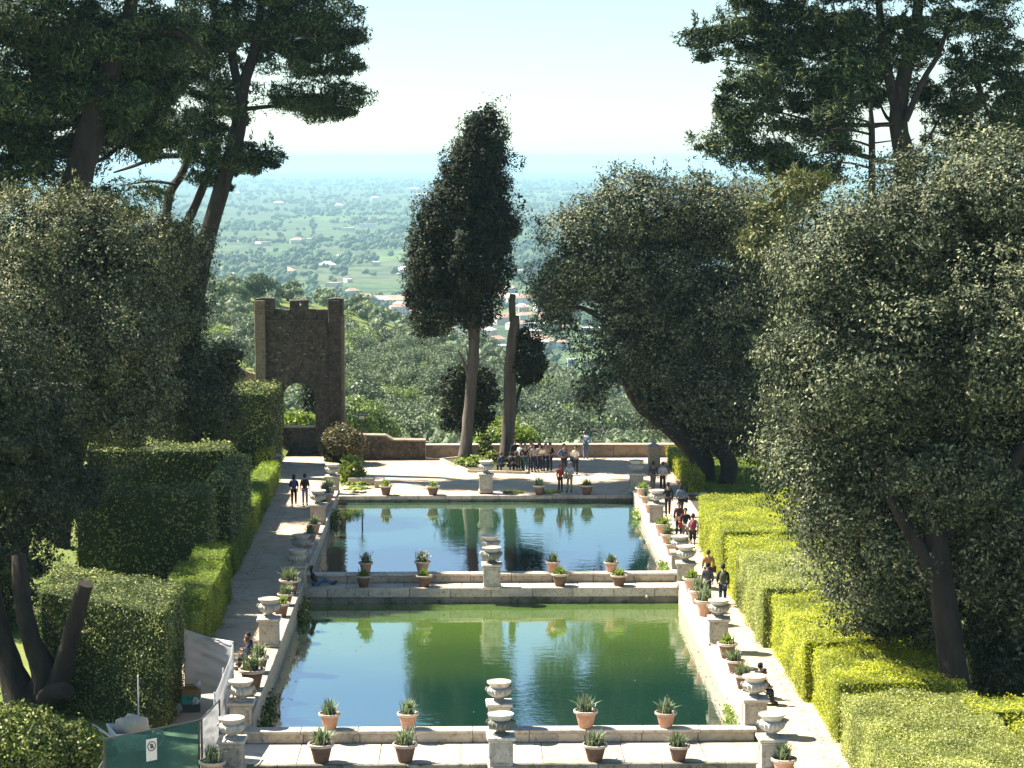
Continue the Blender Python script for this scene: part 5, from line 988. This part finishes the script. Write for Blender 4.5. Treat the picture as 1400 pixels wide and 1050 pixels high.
def pmesh(ps, piece):
    if (ps, piece) in _pm: return _pm[ps, piece]
    P = POSES[ps]
    if piece == 'body':
        P2 = dict(P); ch = [['pel', 'spi', 'che', 'nb', 'nk', 'hd', 'hm', 'ht']]; rad = dict(RB_)
        for n in 'rl':
            ch += [['che', 'sh' + n, 'el' + n, 'wr' + n, 'pa' + n], ['pel', 'hi' + n, 'kn' + n, 'an' + n, 'to' + n]]
            w_, p_ = np.array(P['wr' + n]), np.array(P['pa' + n]); d = unit(p_ - w_); sd = unit(np.cross(d, [0, 1, .2])); nn = np.cross(sd, d)
            for k, (off, ln) in enumerate(((-.027, .075), (-.009, .085), (.009, .08), (.026, .062))): # fingers, each a short chain rooted in the palm
                a = p_ + sd * off - d * .012; b_ = a + d * ln * .6 + nn * .01; c = b_ + d * ln * .4 + nn * .03
                for j, q in enumerate((a, b_, c)): P2['f%d%s%d' % (j, n, k)] = tuple(q); rad['f%d%s%d' % (j, n, k)] = rr(.0095 - .0015 * j)
                ch.append(['f%d%s%d' % (j, n, k) for j in range(3)])
            a = p_ - d * .03 + sd * .02; th = [a, a + sd * .035 + d * .02, a + sd * .045 + d * .055]
            for j, q in enumerate(th): P2['f%d%st' % (j, n)] = tuple(q); rad['f%d%st' % (j, n)] = rr(.0105 - .0015 * j)
            ch.append(['f%d%st' % (j, n) for j in range(3)])
        hm, fw = np.array(P['hm']), unit(np.array([0, 1, -.02]))
        P2['f0nose'] = tuple(hm + fw * .075 + [0, 0, -.005]); P2['f1nose'] = tuple(hm + fw * .115 + [0, 0, -.03]); rad['f0nose'] = rr(.012); rad['f1nose'] = rr(.013); ch.append(['f0nose', 'f1nose'])
        for s_, n in ((1, 'r'), (-1, 'l')):
            P2['f0ear' + n] = tuple(hm + [s_ * .075, -.01, .0]); P2['f1ear' + n] = tuple(hm + [s_ * .09, -.015, -.035]); rad['f0ear' + n] = rr(.014, .02); rad['f1ear' + n] = rr(.01, .014); ch.append(['f0ear' + n, 'f1ear' + n])
        me = skin('body', P2, ch, rad)
    elif piece in ('shirt', 'jacket'):
        ns = ['pel', 'spi', 'che', 'nb', 'shr', 'shl', 'elr', 'ell', 'wrr', 'wrl']; rad = grow(RB_, ns, .022)
        P2 = dict(P)
        for n in 'rl':
            if piece == 'shirt': P2['wr' + n] = tuple(np.array(P['el' + n]) * .8 + np.array(P['wr' + n]) * .2); rad['wr' + n] = rr(.055)
            else: P2['wr' + n] = tuple(np.array(P['el' + n]) * .12 + np.array(P['wr' + n]) * .88); rad['wr' + n] = rr(.046)
        rad['pel'] = rr(.165, .125); rad['nb'] = rr(.085, .078)
        me = skin(piece, P2, [['pel', 'spi', 'che', 'nb'], ['che', 'shr', 'elr', 'wrr'], ['che', 'shl', 'ell', 'wrl']], rad)
    elif piece == 'trousers' or piece == 'shorts':
        P2 = dict(P); rad = grow(RB_, ['pel', 'hir', 'hil', 'knr', 'knl', 'anr', 'anl'], .018)
        for n in 'rl':
            if piece == 'shorts': P2['an' + n] = tuple(np.array(P['kn' + n]) * .97 + np.array(P['an' + n]) * .03); P2['kn' + n] = tuple(np.array(P['kn' + n]) * .6 + np.array(P['hi' + n]) * .4); rad['an' + n] = rr(.085); rad['kn' + n] = rr(.09)
            else: rad['an' + n] = rr(.062)
        me = skin(piece, P2, [['pel', 'hir', 'knr', 'anr'], ['pel', 'hil', 'knl', 'anl']], rad)
    elif piece == 'shoe_r' or piece == 'shoe_l':
        n = piece[-1]; a, t_ = np.array(P['an' + n]), np.array(P['to' + n]); b = MB(); d = t_ - a
        v, f = lumpy((a + t_) / 2 + [0, 0, -.01], (.05, .14, .05), 1, np.random.default_rng(1), ICO2, .03); b.add(v, f, True); me = b.mesh('shoe', M['potsoil'])
    elif piece in ('hair', 'long_hair', 'cap', 'hood'):
        b = MB(); h = np.array(P['hm']); V, F = ICO3
        if piece == 'cap':
            v = V * [.105, .125, .10]; v[:, 2] = np.maximum(v[:, 2], .0); b.add(v + h + [0, -.005, .035], F, True); b.add([(h[0] + x, h[1] + y, h[2] + .05 - (.015 if y > .15 else 0)) for x, y in ((-.085, .08), (.085, .08), (.06, .20), (-.06, .20))] + [(h[0] + x, h[1] + y, h[2] + .038 - (.015 if y > .15 else 0)) for x, y in ((-.085, .08), (.085, .08), (.06, .20), (-.06, .20))], [(0, 1, 2, 3), (7, 6, 5, 4), (0, 4, 5, 1), (1, 5, 6, 2), (2, 6, 7, 3), (3, 7, 4, 0)])
        else:
            v = V * [.10, .118, .118] * (1.15 if piece == 'hood' else 1); fr = (v[:, 1] > .045) & (v[:, 2] < .05); v[fr, 1] = .045
            if piece == 'long_hair': lo = (v[:, 2] < 0); v[lo, 2] *= 2.4; v[lo & (v[:, 1] > .0), 1] *= .2
            b.add(v + h + [0, -.022, .022], F, True)
        me = b.mesh(piece, M['potsoil'])
    elif piece == 'eyes':
        b = MB(); h = np.array(P['hm'])
        for s_ in (-1, 1): v, f = lumpy(h + [s_ * .033, .094, .012], (.011, .008, .009), 1, np.random.default_rng(1), ICO1, 0); b.add(v, f, True)
        b.add([(h[0] + x, h[1] + .098, h[2] + z) for x, z in ((-.025, -.058), (.025, -.058), (.02, -.066), (-.02, -.066))], [(0, 1, 2, 3)]); me = b.mesh('face_features', M['potsoil'])
    elif piece in ('backpack', 'bag'):
        b = MB(); c = (np.array(P['che']) + np.array(P['spi'])) / 2
        if piece == 'bag': c = np.array(P['hir']) + [.18, -.02, .05]; b.box(c[0] - .07, c[0] + .07, c[1] - .15, c[1] + .15, c[2] - .18, c[2] + .1); b.tube([c + [0, 0, .1], (np.array(P['shr']) + c) / 2 + [.05, 0, .1], np.array(P['shr']) + [0, 0, .07]], .018, 6)
        else:
            v, f = lumpy(c + [0, -.21, .02], (.155, .12, .23), 1, np.random.default_rng(2), ICO3, .04); b.add(v, f, True)
            for s_ in (-1, 1): b.tube([c + [s_ * .1, -.13, .16], np.array(P['nb']) + [s_ * .11, 0, .035], c + [s_ * .13, .12, .12], c + [s_ * .14, -.02, -.12]], .018, 6)
        me = b.mesh(piece, M['potsoil'])
    elif piece == 'papers':
        b = MB(); c = (np.array(P['par']) + np.array(P['pal'])) / 2; b.add([c + [x, y, z] for x, y, z in ((-.2, .02, .0), (0, .05, -.01), (.2, .02, .0), (.2, .14, .24), (0, .17, .23), (-.2, .14, .24))], [(0, 1, 4, 5), (1, 2, 3, 4)]); me = b.mesh('papers', M['potsoil'])
    for p in me.polygons: p.use_smooth = piece not in ('bag', 'papers')
    _pm[ps, piece] = me; return me
_cm = {}
def cloth(c):
    if c not in _cm: _cm[c] = plain('cloth_%d' % len(_cm), c, 0.9)
    return _cm[c]
SKIN = cloth((.42, .26, .18))
BLK, NAVY, GREY, WHT, RED, BLUE, LBL, JEAN, BRN, ORG, OLV, TAN, PNK = (.022, .022, .025), (.03, .04, .08), (.22, .22, .23), (.72, .71, .69), (.50, .03, .03), (.07, .13, .32), (.30, .44, .62), (.07, .12, .22), (.09, .045, .025), (.46, .20, .05), (.07, .08, .045), (.42, .33, .22), (.50, .25, .24)
def person(x, y, z, face, ps, top, legs, label, hair=('hair', BLK), extra=(), sc=1.0, topk='jacket', legk='trousers', group=None):
    r = link('person', pmesh(ps, 'body'), None, (x, y, z), R(face)); r.scale = (sc,) * 3; r.material_slots[0].link = 'OBJECT'; r.material_slots[0].material = SKIN; tag(r, label, 'person', group)
    def add(nm, piece, c):
        o = link(nm, pmesh(ps, piece), r); o.material_slots[0].link = 'OBJECT'; o.material_slots[0].material = cloth(c)
    add(topk, topk, top); add(legk, legk, legs); add(hair[0] if hair[0] in ('cap', 'hood') else 'hair', hair[0], hair[1]); add('shoe', 'shoe_r', (.05, .045, .04)); add('shoe', 'shoe_l', (.05, .045, .04)); add('face_features', 'eyes', (.03, .02, .02))
    if hair[0] == 'cap': add('hair', 'hair', BRN)
    for e, c in extra: add(e, e, c)
def pp(px, py, *a, z=0.0, **k): q = at(px, py, z); person(q[0], q[1], z, *a, **k)
# the pair on the shaded path
pp(402, 692, 5, 'walk', (.05, .012, .02), (.05, .012, .02), 'walker in dark red on the shaded path with long hair and a blue backpack', ('long_hair', BLK), (('backpack', (.05, .06, .22)),), topk='shirt')
pp(417, 691, -3, 'stand', (.10, .04, .02), (.34, .34, .44), 'walker in pale trousers with a dark brown backpack beside the one in dark red', ('hair', BLK), (('backpack', (.05, .02, .02)),), topk='shirt')
# seated by the green pool
person(-8.12, 84.9, 0, 80, 'sit', BLK, BLK, 'dark seated figure nearer the urn on the shaded side of the green pool', ('hair', BLK))
person(-8.1, 84.2, 0, 90, 'sit', NAVY, BLK, 'second dark seated figure on the shaded side of the green pool, farther from the urn', ('hair', BRN))
person(-6.75, 101.05, .0, -80, 'recline', BLK, (.10, .18, .34), 'person in blue jeans reclining on the ledge at the end of the dividing wall', ('long_hair', BLK))
# crowd in the shade of the broken trunk
cr = [(686, 646, 20, 'sit', NAVY, BLK, 'seated person in a dark blue top nearest the cypress bed', ('cap', GREY)), (697, 646, -20, 'sit', BLK, BLK, 'seated person in black with a white paper on the lap, second from the cypress bed', ('hair', BLK), 'papers'),
 (706, 645, 10, 'sit', OLV, BLK, 'seated person in olive green beside the standing crowd', ('long_hair', BRN)), (704, 641, 190, 'stand', BLK, BLK, 'tall person in black against the broken trunk, behind the seated ones', ('hair', BLK)),
 (712, 643, 160, 'stand', WHT, BLK, 'person in a white top half hidden at the trunk end of the crowd', ('hair', BLK)), (718, 645, 200, 'hip', BLK, (.03, .09, .10), 'person in black jacket and teal trousers at the front of the crowd', ('long_hair', BLK)),
 (726, 642, 30, 'stand', GREY, NAVY, 'person in a grey top in the middle of the crowd', ('hair', BRN)), (729, 645, -150, 'stand', (.36, .30, .28), NAVY, 'person in a beige top and navy trousers at the crowd front', ('long_hair', BRN)),
 (736, 641, 170, 'stand', BLK, BLK, 'tallest person in the crowd, black hair above the others', ('hair', BLK)), (738, 644, 200, 'hold', (.34, .28, .26), NAVY, 'person in a pale brown top reading papers in the crowd', ('long_hair', BLK), 'papers'),
 (746, 644, -170, 'stand', TAN, NAVY, 'person in tan top and dark trousers near the open end of the crowd', ('hair', BRN)), (752, 643, 150, 'hip', BLK, NAVY, 'person in black holding something pale at the open end of the crowd', ('hair', BLK), 'bag')]
for c in cr: pp(c[0], c[1], c[2], c[3], c[4], c[5], c[6], hair=c[7], extra=((c[8], WHT),) if len(c) > 8 else (), sc=1.05 if 'tall' in c[6] else .98, group=None)
pp(771, 649, 200, 'hip', (.05, .08, .20), BLK, 'person in a dark blue shirt standing apart from the crowd, drinking', ('hair', BLK), sc=1.08, topk='shirt')
pp(787, 648, 150, 'hold', WHT, BLK, 'person in a white top holding an open paper next to the one in dark blue', ('hair', BLK), (('papers', WHT), ('bag', BLK)), topk='shirt')
person(at(800, 628)[0] + .05, 144.08, 0, 5, 'lean', LBL, (.22, .30, .44), 'man in pale blue shirt and white cap leaning on the parapet', ('cap', WHT), sc=1.05)
pp(766, 672, 200, 'stand', RED, (.10, .02, .02), 'small figure all in red with a hood on the far kerb of the blue pool', ('hood', RED), sc=.88)
pp(779, 673, 160, 'hold', (.55, .52, .48), TAN, 'person in a pale jacket and cap beside the small red figure', ('cap', WHT), (('bag', TAN),), sc=1.02)
# the sunny path
pp(893, 672, 10, 'walk', (.12, .08, .09), (.34, .24, .20), 'walker in a purple-brown top with bare legs at the far end of the sunny path', ('hair', BRN), topk='shirt', legk='shorts')
pp(906, 673, -5, 'stand', (.66, .58, .52), (.07, .03, .03), 'walker in pale pink top and dark trousers at the far end of the path', ('hair', BRN), topk='shirt')
pp(913, 706, 0, 'walk', BLK, BLK, 'walker all in black beside the side wall urn on the sunny path', ('hair', BLK), sc=1.05)
pp(931, 706, 8, 'walk', (.12, .20, .30), BLK, 'walker in a denim blue jacket with a dark bag on the sunny path', ('long_hair', BLK), (('bag', BLK),))
pp(928, 733, 175, 'stand', (.06, .03, .04), BLK, 'person in dark maroon facing the camera behind the white-clad walker', ('hair', BLK), (('papers', (.5, .4, .35)),))
pp(937, 742, 170, 'stand', BLK, (.3, .2, .18), 'person with dark arms and a red and white shirt front beside the white-clad walker', ('hair', BLK), (('bag', RED),))
pp(947, 753, 0, 'walk', WHT, BLK, 'walker in white with a white cap and red backpack on the sunny path', ('cap', WHT), (('backpack', (.28, .05, .07)),), topk='shirt', legk='shorts', sc=1.05)
pp(968, 805, 5, 'walk', ORG, (.10, .045, .025), 'walker in an orange top and brown trousers between the urn and the hedge', ('hair', BRN), (('bag', BRN),))
pp(967, 824, 0, 'stand', (.09, .09, .11), (.035, .04, .055), 'walker in a dark grey top close to the potted plants on the sunny path', ('hair', BLK))
pp(988, 829, -4, 'walk', (.035, .037, .03), NAVY, 'walker in black with an olive backpack, nearest figure on the sunny path', ('hair', BLK), (('backpack', OLV),), sc=1.05)
person(10.42, 78.4, 0, -100, 'sit', (.12, .19, .48), NAVY, 'seated person in a blue shirt near the closest corner urn by the hedge path', ('hair', BLK), topk='shirt')
person(10.42, 79.25, 0, -60, 'sit', BLK, BLK, 'seated person with dark hair leaning over beside the one in the blue shirt', ('hair', BLK))

# ------------------------------------------------------------------ repair site at the near end of the shaded path
def sheet(name, label, a, b_, h0, h1, sag, mat, folds, parent=None, n=30, m=30, seed=0, top_sag=.06):
    """a hanging sheet between two posts with wrinkles across it; doubled so it has thickness"""
    a, b_ = np.array(a, float), np.array(b_, float); d = unit(b_ - a); nn = np.array([-d[1], d[0], 0]); rng = np.random.default_rng(seed); ph = rng.uniform(0, 6, 6)
    V = []
    for off in (0, .012):
        for j in range(m):
            for i in range(n):
                u, v = i / (n - 1), j / (m - 1); base = a + (b_ - a) * u; top = h0 + (h1 - h0) * u - top_sag * sin(pi * u); z = base[2] + sag[0] + (sag[1] - sag[0]) * u
                zz = z + (top - z + base[2] * 0) * v; w_ = folds * (sin(9 * v + 3 * u + ph[0]) * .4 + abs(sin(11 * v - 4 * u * (1 - u) * 3 + ph[1])) * .8 + .3 * sin(7 * u + 3 * v + ph[2]) + .45 * abs(sin(19 * v + 5 * u + ph[3]))) * sin(pi * min(max(u, .03), .97)) ** .5
                V.append(base * [1, 1, 0] + nn * (w_ + off) + [0, 0, zz])
    q = n * m; F = [(j * n + i, j * n + i + 1, (j + 1) * n + i + 1, (j + 1) * n + i) for j in range(m - 1) for i in range(n - 1)]
    F += [tuple(q + k for k in f[::-1]) for f in F]
    edge = [i for i in range(n)] + [j * n + n - 1 for j in range(1, m)] + [(m - 1) * n + i for i in range(n - 2, -1, -1)] + [j * n for j in range(m - 2, 0, -1)]
    F += [(edge[k], edge[(k + 1) % len(edge)], q + edge[(k + 1) % len(edge)], q + edge[k]) for k in range(len(edge))]
    return MB().add(V, F, True).build(name, mat, parent)
M['tarp'] = plain('white_tarpaulin', (0.72, 0.71, 0.70), 0.55, 0.4); t = M['tarp'].node_tree; p = t.nodes['Principled BSDF']; tr = nd(t, 'ShaderNodeBsdfTranslucent'); tr.inputs[0].default_value = (.75, .74, .73, 1); ms = nd(t, 'ShaderNodeMixShader'); ms.inputs[0].default_value = .5
t.links.new(p.outputs[0], ms.inputs[1]); t.links.new(tr.outputs[0], ms.inputs[2]); t.links.new(ms.outputs[0], [x for x in t.nodes if x.type == 'OUTPUT_MATERIAL'][0].inputs[0])
M['tube_white'] = plain('white_tube', (0.75, 0.74, 0.72), 0.5)
r = thing('tarpaulin_screen', (-8.8, 76.9, 0), 'wrinkled white tarpaulin screen stretched across the shaded path between two posts', 'tarpaulin')
A_, B2 = (-9.9, 79.0, 0), (-8.06, 77.5, 0)
sheet('sheet', '', A_, B2, 2.62, 2.48, (.25, .7), M['tarp'], .12, r, seed=3)
for q, h in ((A_, 2.64), (B2, 2.52)): MB().tube([q, (q[0], q[1], h)], .03, 8).build('post', M['tube_white'], r)
MB().tube([(A_[0], A_[1], 2.63), ((A_[0] + B2[0]) / 2, (A_[1] + B2[1]) / 2, 2.50), (B2[0], B2[1], 2.51)], .022, 6).build('top_rope', M['tube_white'], r)
r = thing('tarpaulin_screen', (-7.8, 74, 0), 'narrow white sheeting running from the tarpaulin post toward the urn, seen nearly edge on', 'tarpaulin')
sheet('sheet', '', (-8.07, 77.35, 0), (-8.1, 72.2, 0), 2.46, 1.95, (.9, .4), M['tarp'], .06, r, seed=5)
for q, h in (((-8.09, 74.6, 0), 2.25), ((-8.12, 72.2, 0), 2.0)): MB().tube([q, (q[0], q[1], h)], .028, 8).build('post', M['tube_white'], r)
M['mesh'] , t, p = newmat('green_debris_netting'); p.inputs['Base Color'].default_value = (.03, .10, .085, 1); p.inputs['Roughness'].default_value = .8
ta = nd(t, 'ShaderNodeBsdfTransparent'); ta.inputs[0].default_value = (.55, .8, .75, 1); ms = nd(t, 'ShaderNodeMixShader'); n_ = tex(t, 1.3, 3, .5); t.links.new(ramp(t, n_.outputs[0], [(.35, (.42,) * 3), (.65, (.72,) * 3)]), ms.inputs[0])
t.links.new(p.outputs[0], ms.inputs[1]); t.links.new(ta.outputs[0], ms.inputs[2]); t.links.new(ms.outputs[0], [x for x in t.nodes if x.type == 'OUTPUT_MATERIAL'][0].inputs[0])
r = thing('mesh_barrier', (-9.4, 68.5, 0), 'site barrier panel of dark green netting in a black frame, carrying the prohibition sign', 'barrier')
C1, C2 = np.array([-10.85, 67.0, 0]), np.array([-8.28, 69.2, 0])
sheet('netting', '', C1, C2, 1.78, 1.80, (.05, .05), M['mesh'], .02, r, seed=7, top_sag=.0)
for q in (C1, C2): MB().tube([q, q + [0, 0, 1.86]], .035, 8).build('post', M['metal_dark'], r)
for h in (.1, 1.82): MB().tube([C1 + [0, 0, h], C2 + [0, 0, h]], .028, 8).build('rail', M['metal_dark'], r)
r = thing('site_barrier', (-8, 70.5, 0), 'barrier panel with white sheeting in a dark frame between green netting and urn', 'barrier')
C3 = np.array([-7.92, 71.8, 0]); C2b = C2 + [.06, .06, 0]
sheet('sheet', '', C2b, C3, 1.74, 1.76, (.02, .02), M['tarp'], .07, r, seed=8, top_sag=.0)
for h in (1.82,): MB().tube([C2b + [0, 0, h], C3 + [0, 0, h]], .028, 8).build('rail', M['metal_dark'], r)
for q in (C2b + [.02, .02, 0], C3): MB().tube([q, q + [0, 0, 1.86]], .035, 8).build('post', M['metal_dark'], r)
d = unit(C2 - C1); nn = np.array([d[1], -d[0], 0]); sc_ = C1 + d * 1.62 + nn * .05
r = thing('prohibition_sign', tuple(sc_ + [0, 0, 1.2]), 'white sign with a black crossed-out hand in a circle on the green netting', 'sign', None, math.atan2(d[1], d[0]))
def flat(name, polys, y0, y1, mat):
    b = MB(); [b.plate(q, y0, y1) for q in polys]; return link(name, b.mesh(name, mat), r)
flat('board', [[(-.19, -.32), (.19, -.32), (.19, .36), (-.19, .36)]], -.012, .0, M['wall_white'])
an = np.linspace(0, 2 * pi, 33)[:-1]
b = MB(); Vr = [(rr_ * cos(a), y_, .13 + rr_ * sin(a)) for y_ in (-.018, -.0125) for rr_ in (.155, .125) for a in an]; n = 32; Fr = []
for k in range(n): k2 = (k + 1) % n; Fr += [(k, n + k, n + k2, k2)[::-1], (2 * n + k, 2 * n + k2, 3 * n + k2, 3 * n + k)[::-1], (k, k2, 2 * n + k2, 2 * n + k)[::-1], (n + k, 3 * n + k, 3 * n + k2, n + k2)[::-1]]
b.add(Vr, Fr); link('ring', b.mesh('ring', M['metal_dark']), r)
flat('hand_pictogram', [[(-.045, .06), (.05, .06), (.06, .13), (-.05, .13)]] + [[(x - .011, .128), (x + .011, .128), (x + .011, .128 + l), (x - .011, .128 + l)] for x, l in ((-.038, .065), (-.012, .085), (.014, .08), (.04, .06))] + [[(.05, .075), (.085, .115), (.075, .13), (.045, .10)]], -.016, -.0125, M['metal_dark'])
flat('slash_bar', [[(-.115, .235), (-.097, .253), (.115, .025), (.097, .007)]], -.021, -.0165, M['metal_dark'])
# crates and box by the hedge
q = at(262, 972); r = thing('plastic_crate', q, 'dark plastic crate on the sand under the green crate', 'crate', None, R(4))
def tray(name, w_, dd, h, z, mat, parent=None, th=.025):
    b = MB(); b.box(-w_ / 2, w_ / 2, -dd / 2, dd / 2, z, z + .02)
    for x0, x1, y0, y1 in ((-w_ / 2, w_ / 2, -dd / 2, -dd / 2 + th), (-w_ / 2, w_ / 2, dd / 2 - th, dd / 2), (-w_ / 2, -w_ / 2 + th, -dd / 2 + th, dd / 2 - th), (w_ / 2 - th, w_ / 2, -dd / 2 + th, dd / 2 - th)): b.box(x0, x1, y0, y1, z + .021, z + h)
    return link(name, b.mesh(name, mat), parent)
tray('crate_body', .60, .45, .28, 0, M['metal_dark'], r); link('crate_rim', MB().box(-.32, .32, -.25, -.23, .22, .28).mesh('crate_rim', M['metal_dark']), r)
M['teal'] = plain('teal_plastic', (.02, .30, .24), .5, .4); M['cardboard'] = plain('cardboard', (.46, .29, .13), .9)
r = thing('plastic_crate', q + [0, 0, .29], 'teal green crate with a dark label, between the dark crate and the cardboard box', 'crate', None, R(2))
tray('crate_body', .64, .45, .30, 0, M['teal'], r); link('label_panel', MB().box(-.13, .13, -.237, -.227, .15, .24).mesh('label_panel', M['metal_dark']), r); link('crate_rim', MB().box(-.34, .34, -.245, -.227, .255, .30).mesh('crate_rim', M['teal']), r)
b = MB(); [b.box(-.1 + i * .045, -.07 + i * .045, -.243, -.238, .175, .215) for i in range(5)]; link('label_print', b.mesh('label_print', M['teal']), r)
r = thing('cardboard_box', q + [0, 0, .595], 'open orange-brown cardboard box on top of the teal crate', 'box', None, R(-3))
tray('box_body', .58, .42, .24, 0, M['cardboard'], r, .012)
for s_ in (-1, 1): f = link('flap', MB().box(-.28, .28, -.10, .10, 0, .008).mesh('flap', M['cardboard']), r, (0, s_ * .28, .24)); f.rotation_euler = (s_ * R(28), 0, 0)
link('flap', MB().box(-.08, .08, -.2, .2, 0, .008).mesh('flap', M['cardboard']), r, (-.35, 0, .23))
for i, (dx, dy, z, s_, lab) in enumerate(((-.42, -.1, .0, .16, 'crumpled white plastic bag on the ground beside the crates'), (.18, -.26, .33, .12, 'torn white plastic bag hanging on the teal crate'), (.25, -.05, .86, .13, 'crumpled white paper on the cardboard box'))):
    b = MB(); v, f = lumpy((0, 0, s_ * .75), (s_, s_ * .7, s_), 1, np.random.default_rng(i + 5), ICO2, .4); b.add(v, f); r = link('plastic_bag', b.mesh('plastic_bag', M['tube_white']), None, q + [dx, dy, z]); tag(r, lab, 'bag')
# white wheelbarrow tipped over sand bags, a pole, sacks
q = at(180, 1040); r = thing('wheelbarrow', (-10.75, 71.6, 0), 'white wheelbarrow tipped on its side among rubble behind the green netting', 'wheelbarrow', None, R(25))
V = [(-.45, -.3, .35), (.45, -.3, .3), (.5, .35, .45), (-.5, .35, .55), (-.6, -.42, .95), (.62, -.42, .8), (.68, .48, .95), (-.65, .48, 1.1)]
link('tray', MB().add(V, [(0, 1, 2, 3), (0, 4, 5, 1), (1, 5, 6, 2), (2, 6, 7, 3), (3, 7, 4, 0)]).mesh('tray', M['tube_white']), r).modifiers.new('solid', 'SOLIDIFY').thickness = .03
ring = [(.28 * cos(a), 0, .28 * sin(a)) for a in np.linspace(0, 2 * pi, 17)]; wh = link('wheel', MB().tube(ring, .05, 8, False).mesh('wheel', M['tube_white']), r, (.75, -.35, .62)); wh.rotation_euler = (R(12), 0, R(30))
b = MB(); [b.tube([(.25 * cos(a), 0, .25 * sin(a)), (-.25 * cos(a), 0, -.25 * sin(a))], .015, 6) for a in (0, pi / 3, 2 * pi / 3)]; link('spokes', b.mesh('spokes', M['metal_pale']), wh)
for s_ in (-1, 1): link('handle', MB().tube([(.7, s_ * .3, .55), (-.2, s_ * .35, .4), (-1.0, s_ * .38, 1.05), (-1.15, s_ * .38, 1.15)], .03, 8).mesh('handle', M['tube_white']), r); link('leg', MB().tube([(-.3, s_ * .3, .45), (-.45, s_ * .33, .0), (-.55, s_ * .33, .0)], .025, 6).mesh('leg', M['metal_pale']), r)
r = thing('plaster_sack', (-10.7, 71.7, .52), 'cream cloth-wrapped load heaped in the white wheelbarrow', 'sack'); b = MB(); v, f = lumpy((-10.7, 71.7, 1.0), (.55, .4, .38), 1, np.random.default_rng(9), ICO3, .16); b.add(v, f, True); b.build('sack_body', M['wall_cream'], r); MB().tube([(-10.9, 71.6, 1.33), (-10.8, 71.62, 1.42), (-10.72, 71.6, 1.4)], .05, 6).build('tied_neck', M['wall_cream'], r)
r = thing('marker_pole', (-10.75, 73.4, 0), 'thin white upright pole in front of the tall laurel hedge', 'pole'); MB().tube([(-10.75, 73.4, 0), (-10.75, 73.4, 2.3)], .022, 6).build('shaft', M['tube_white'], r); MB().lathe([(.09, 0), (.08, .05), (.03, .07)], 10, (-10.75, 73.4, 0)).build('base_plate', M['metal_dark'], r)
for i, (x, y, z, lab) in enumerate(((-11.75, 72.0, 0, 'grey cement sack lying against the laurel hedge'), (-11.9, 71.9, .3, 'smaller dark grey sack lying on the cement sack'), (-12.4, 71.2, 0, 'flat grey rubble slab at the foot of the nearest oak'))):
    r = thing('cement_sack' if i < 2 else 'rubble_slab', (x, y, z), lab, 'sack' if i < 2 else 'slab'); b = MB()
    if i < 2: v, f = lumpy((x, y, z + .17), (.48 - .1 * i, .3, .18), 1, np.random.default_rng(12 + i), ICO2, .1); b.add(v, f, True); b.build('sack_body', M['wall_grey'], r); MB().box(x - .5 + .1 * i, x - .4 + .1 * i, y - .16, y + .16, z + .13, z + .2).build('sewn_end', M['wall_grey'], r)
    else: b.box(x - .5, x + .5, y - .3, y + .3, 0, .12); b.build('slab_body', M['urn'], r, .02); b = MB(); b.box(x - .2, x + .5, y - .2, y + .15, .125, .22); b.build('slab_piece', M['urn'], r, .02)
# ------------------------------------------------------------------ haze
m = bpy.data.materials.new('haze_air'); m.use_nodes = True; t = m.node_tree; t.nodes.clear(); ou = nd(t, 'ShaderNodeOutputMaterial'); pv = nd(t, 'ShaderNodeVolumePrincipled')
pv.inputs['Color'].default_value = HAZE_COL; pv.inputs['Density'].default_value = HAZE_DEN; pv.inputs['Anisotropy'].default_value = .0; pv.inputs['Density Attribute'].default_value = ''
t.links.new(pv.outputs[0], ou.inputs['Volume'])
o = MB().box(-14000, 14000, -60, 33000, -192, 47).build('haze', m); tag(o, 'pale blue haze thinning the far plain', 'haze', kind='stuff')
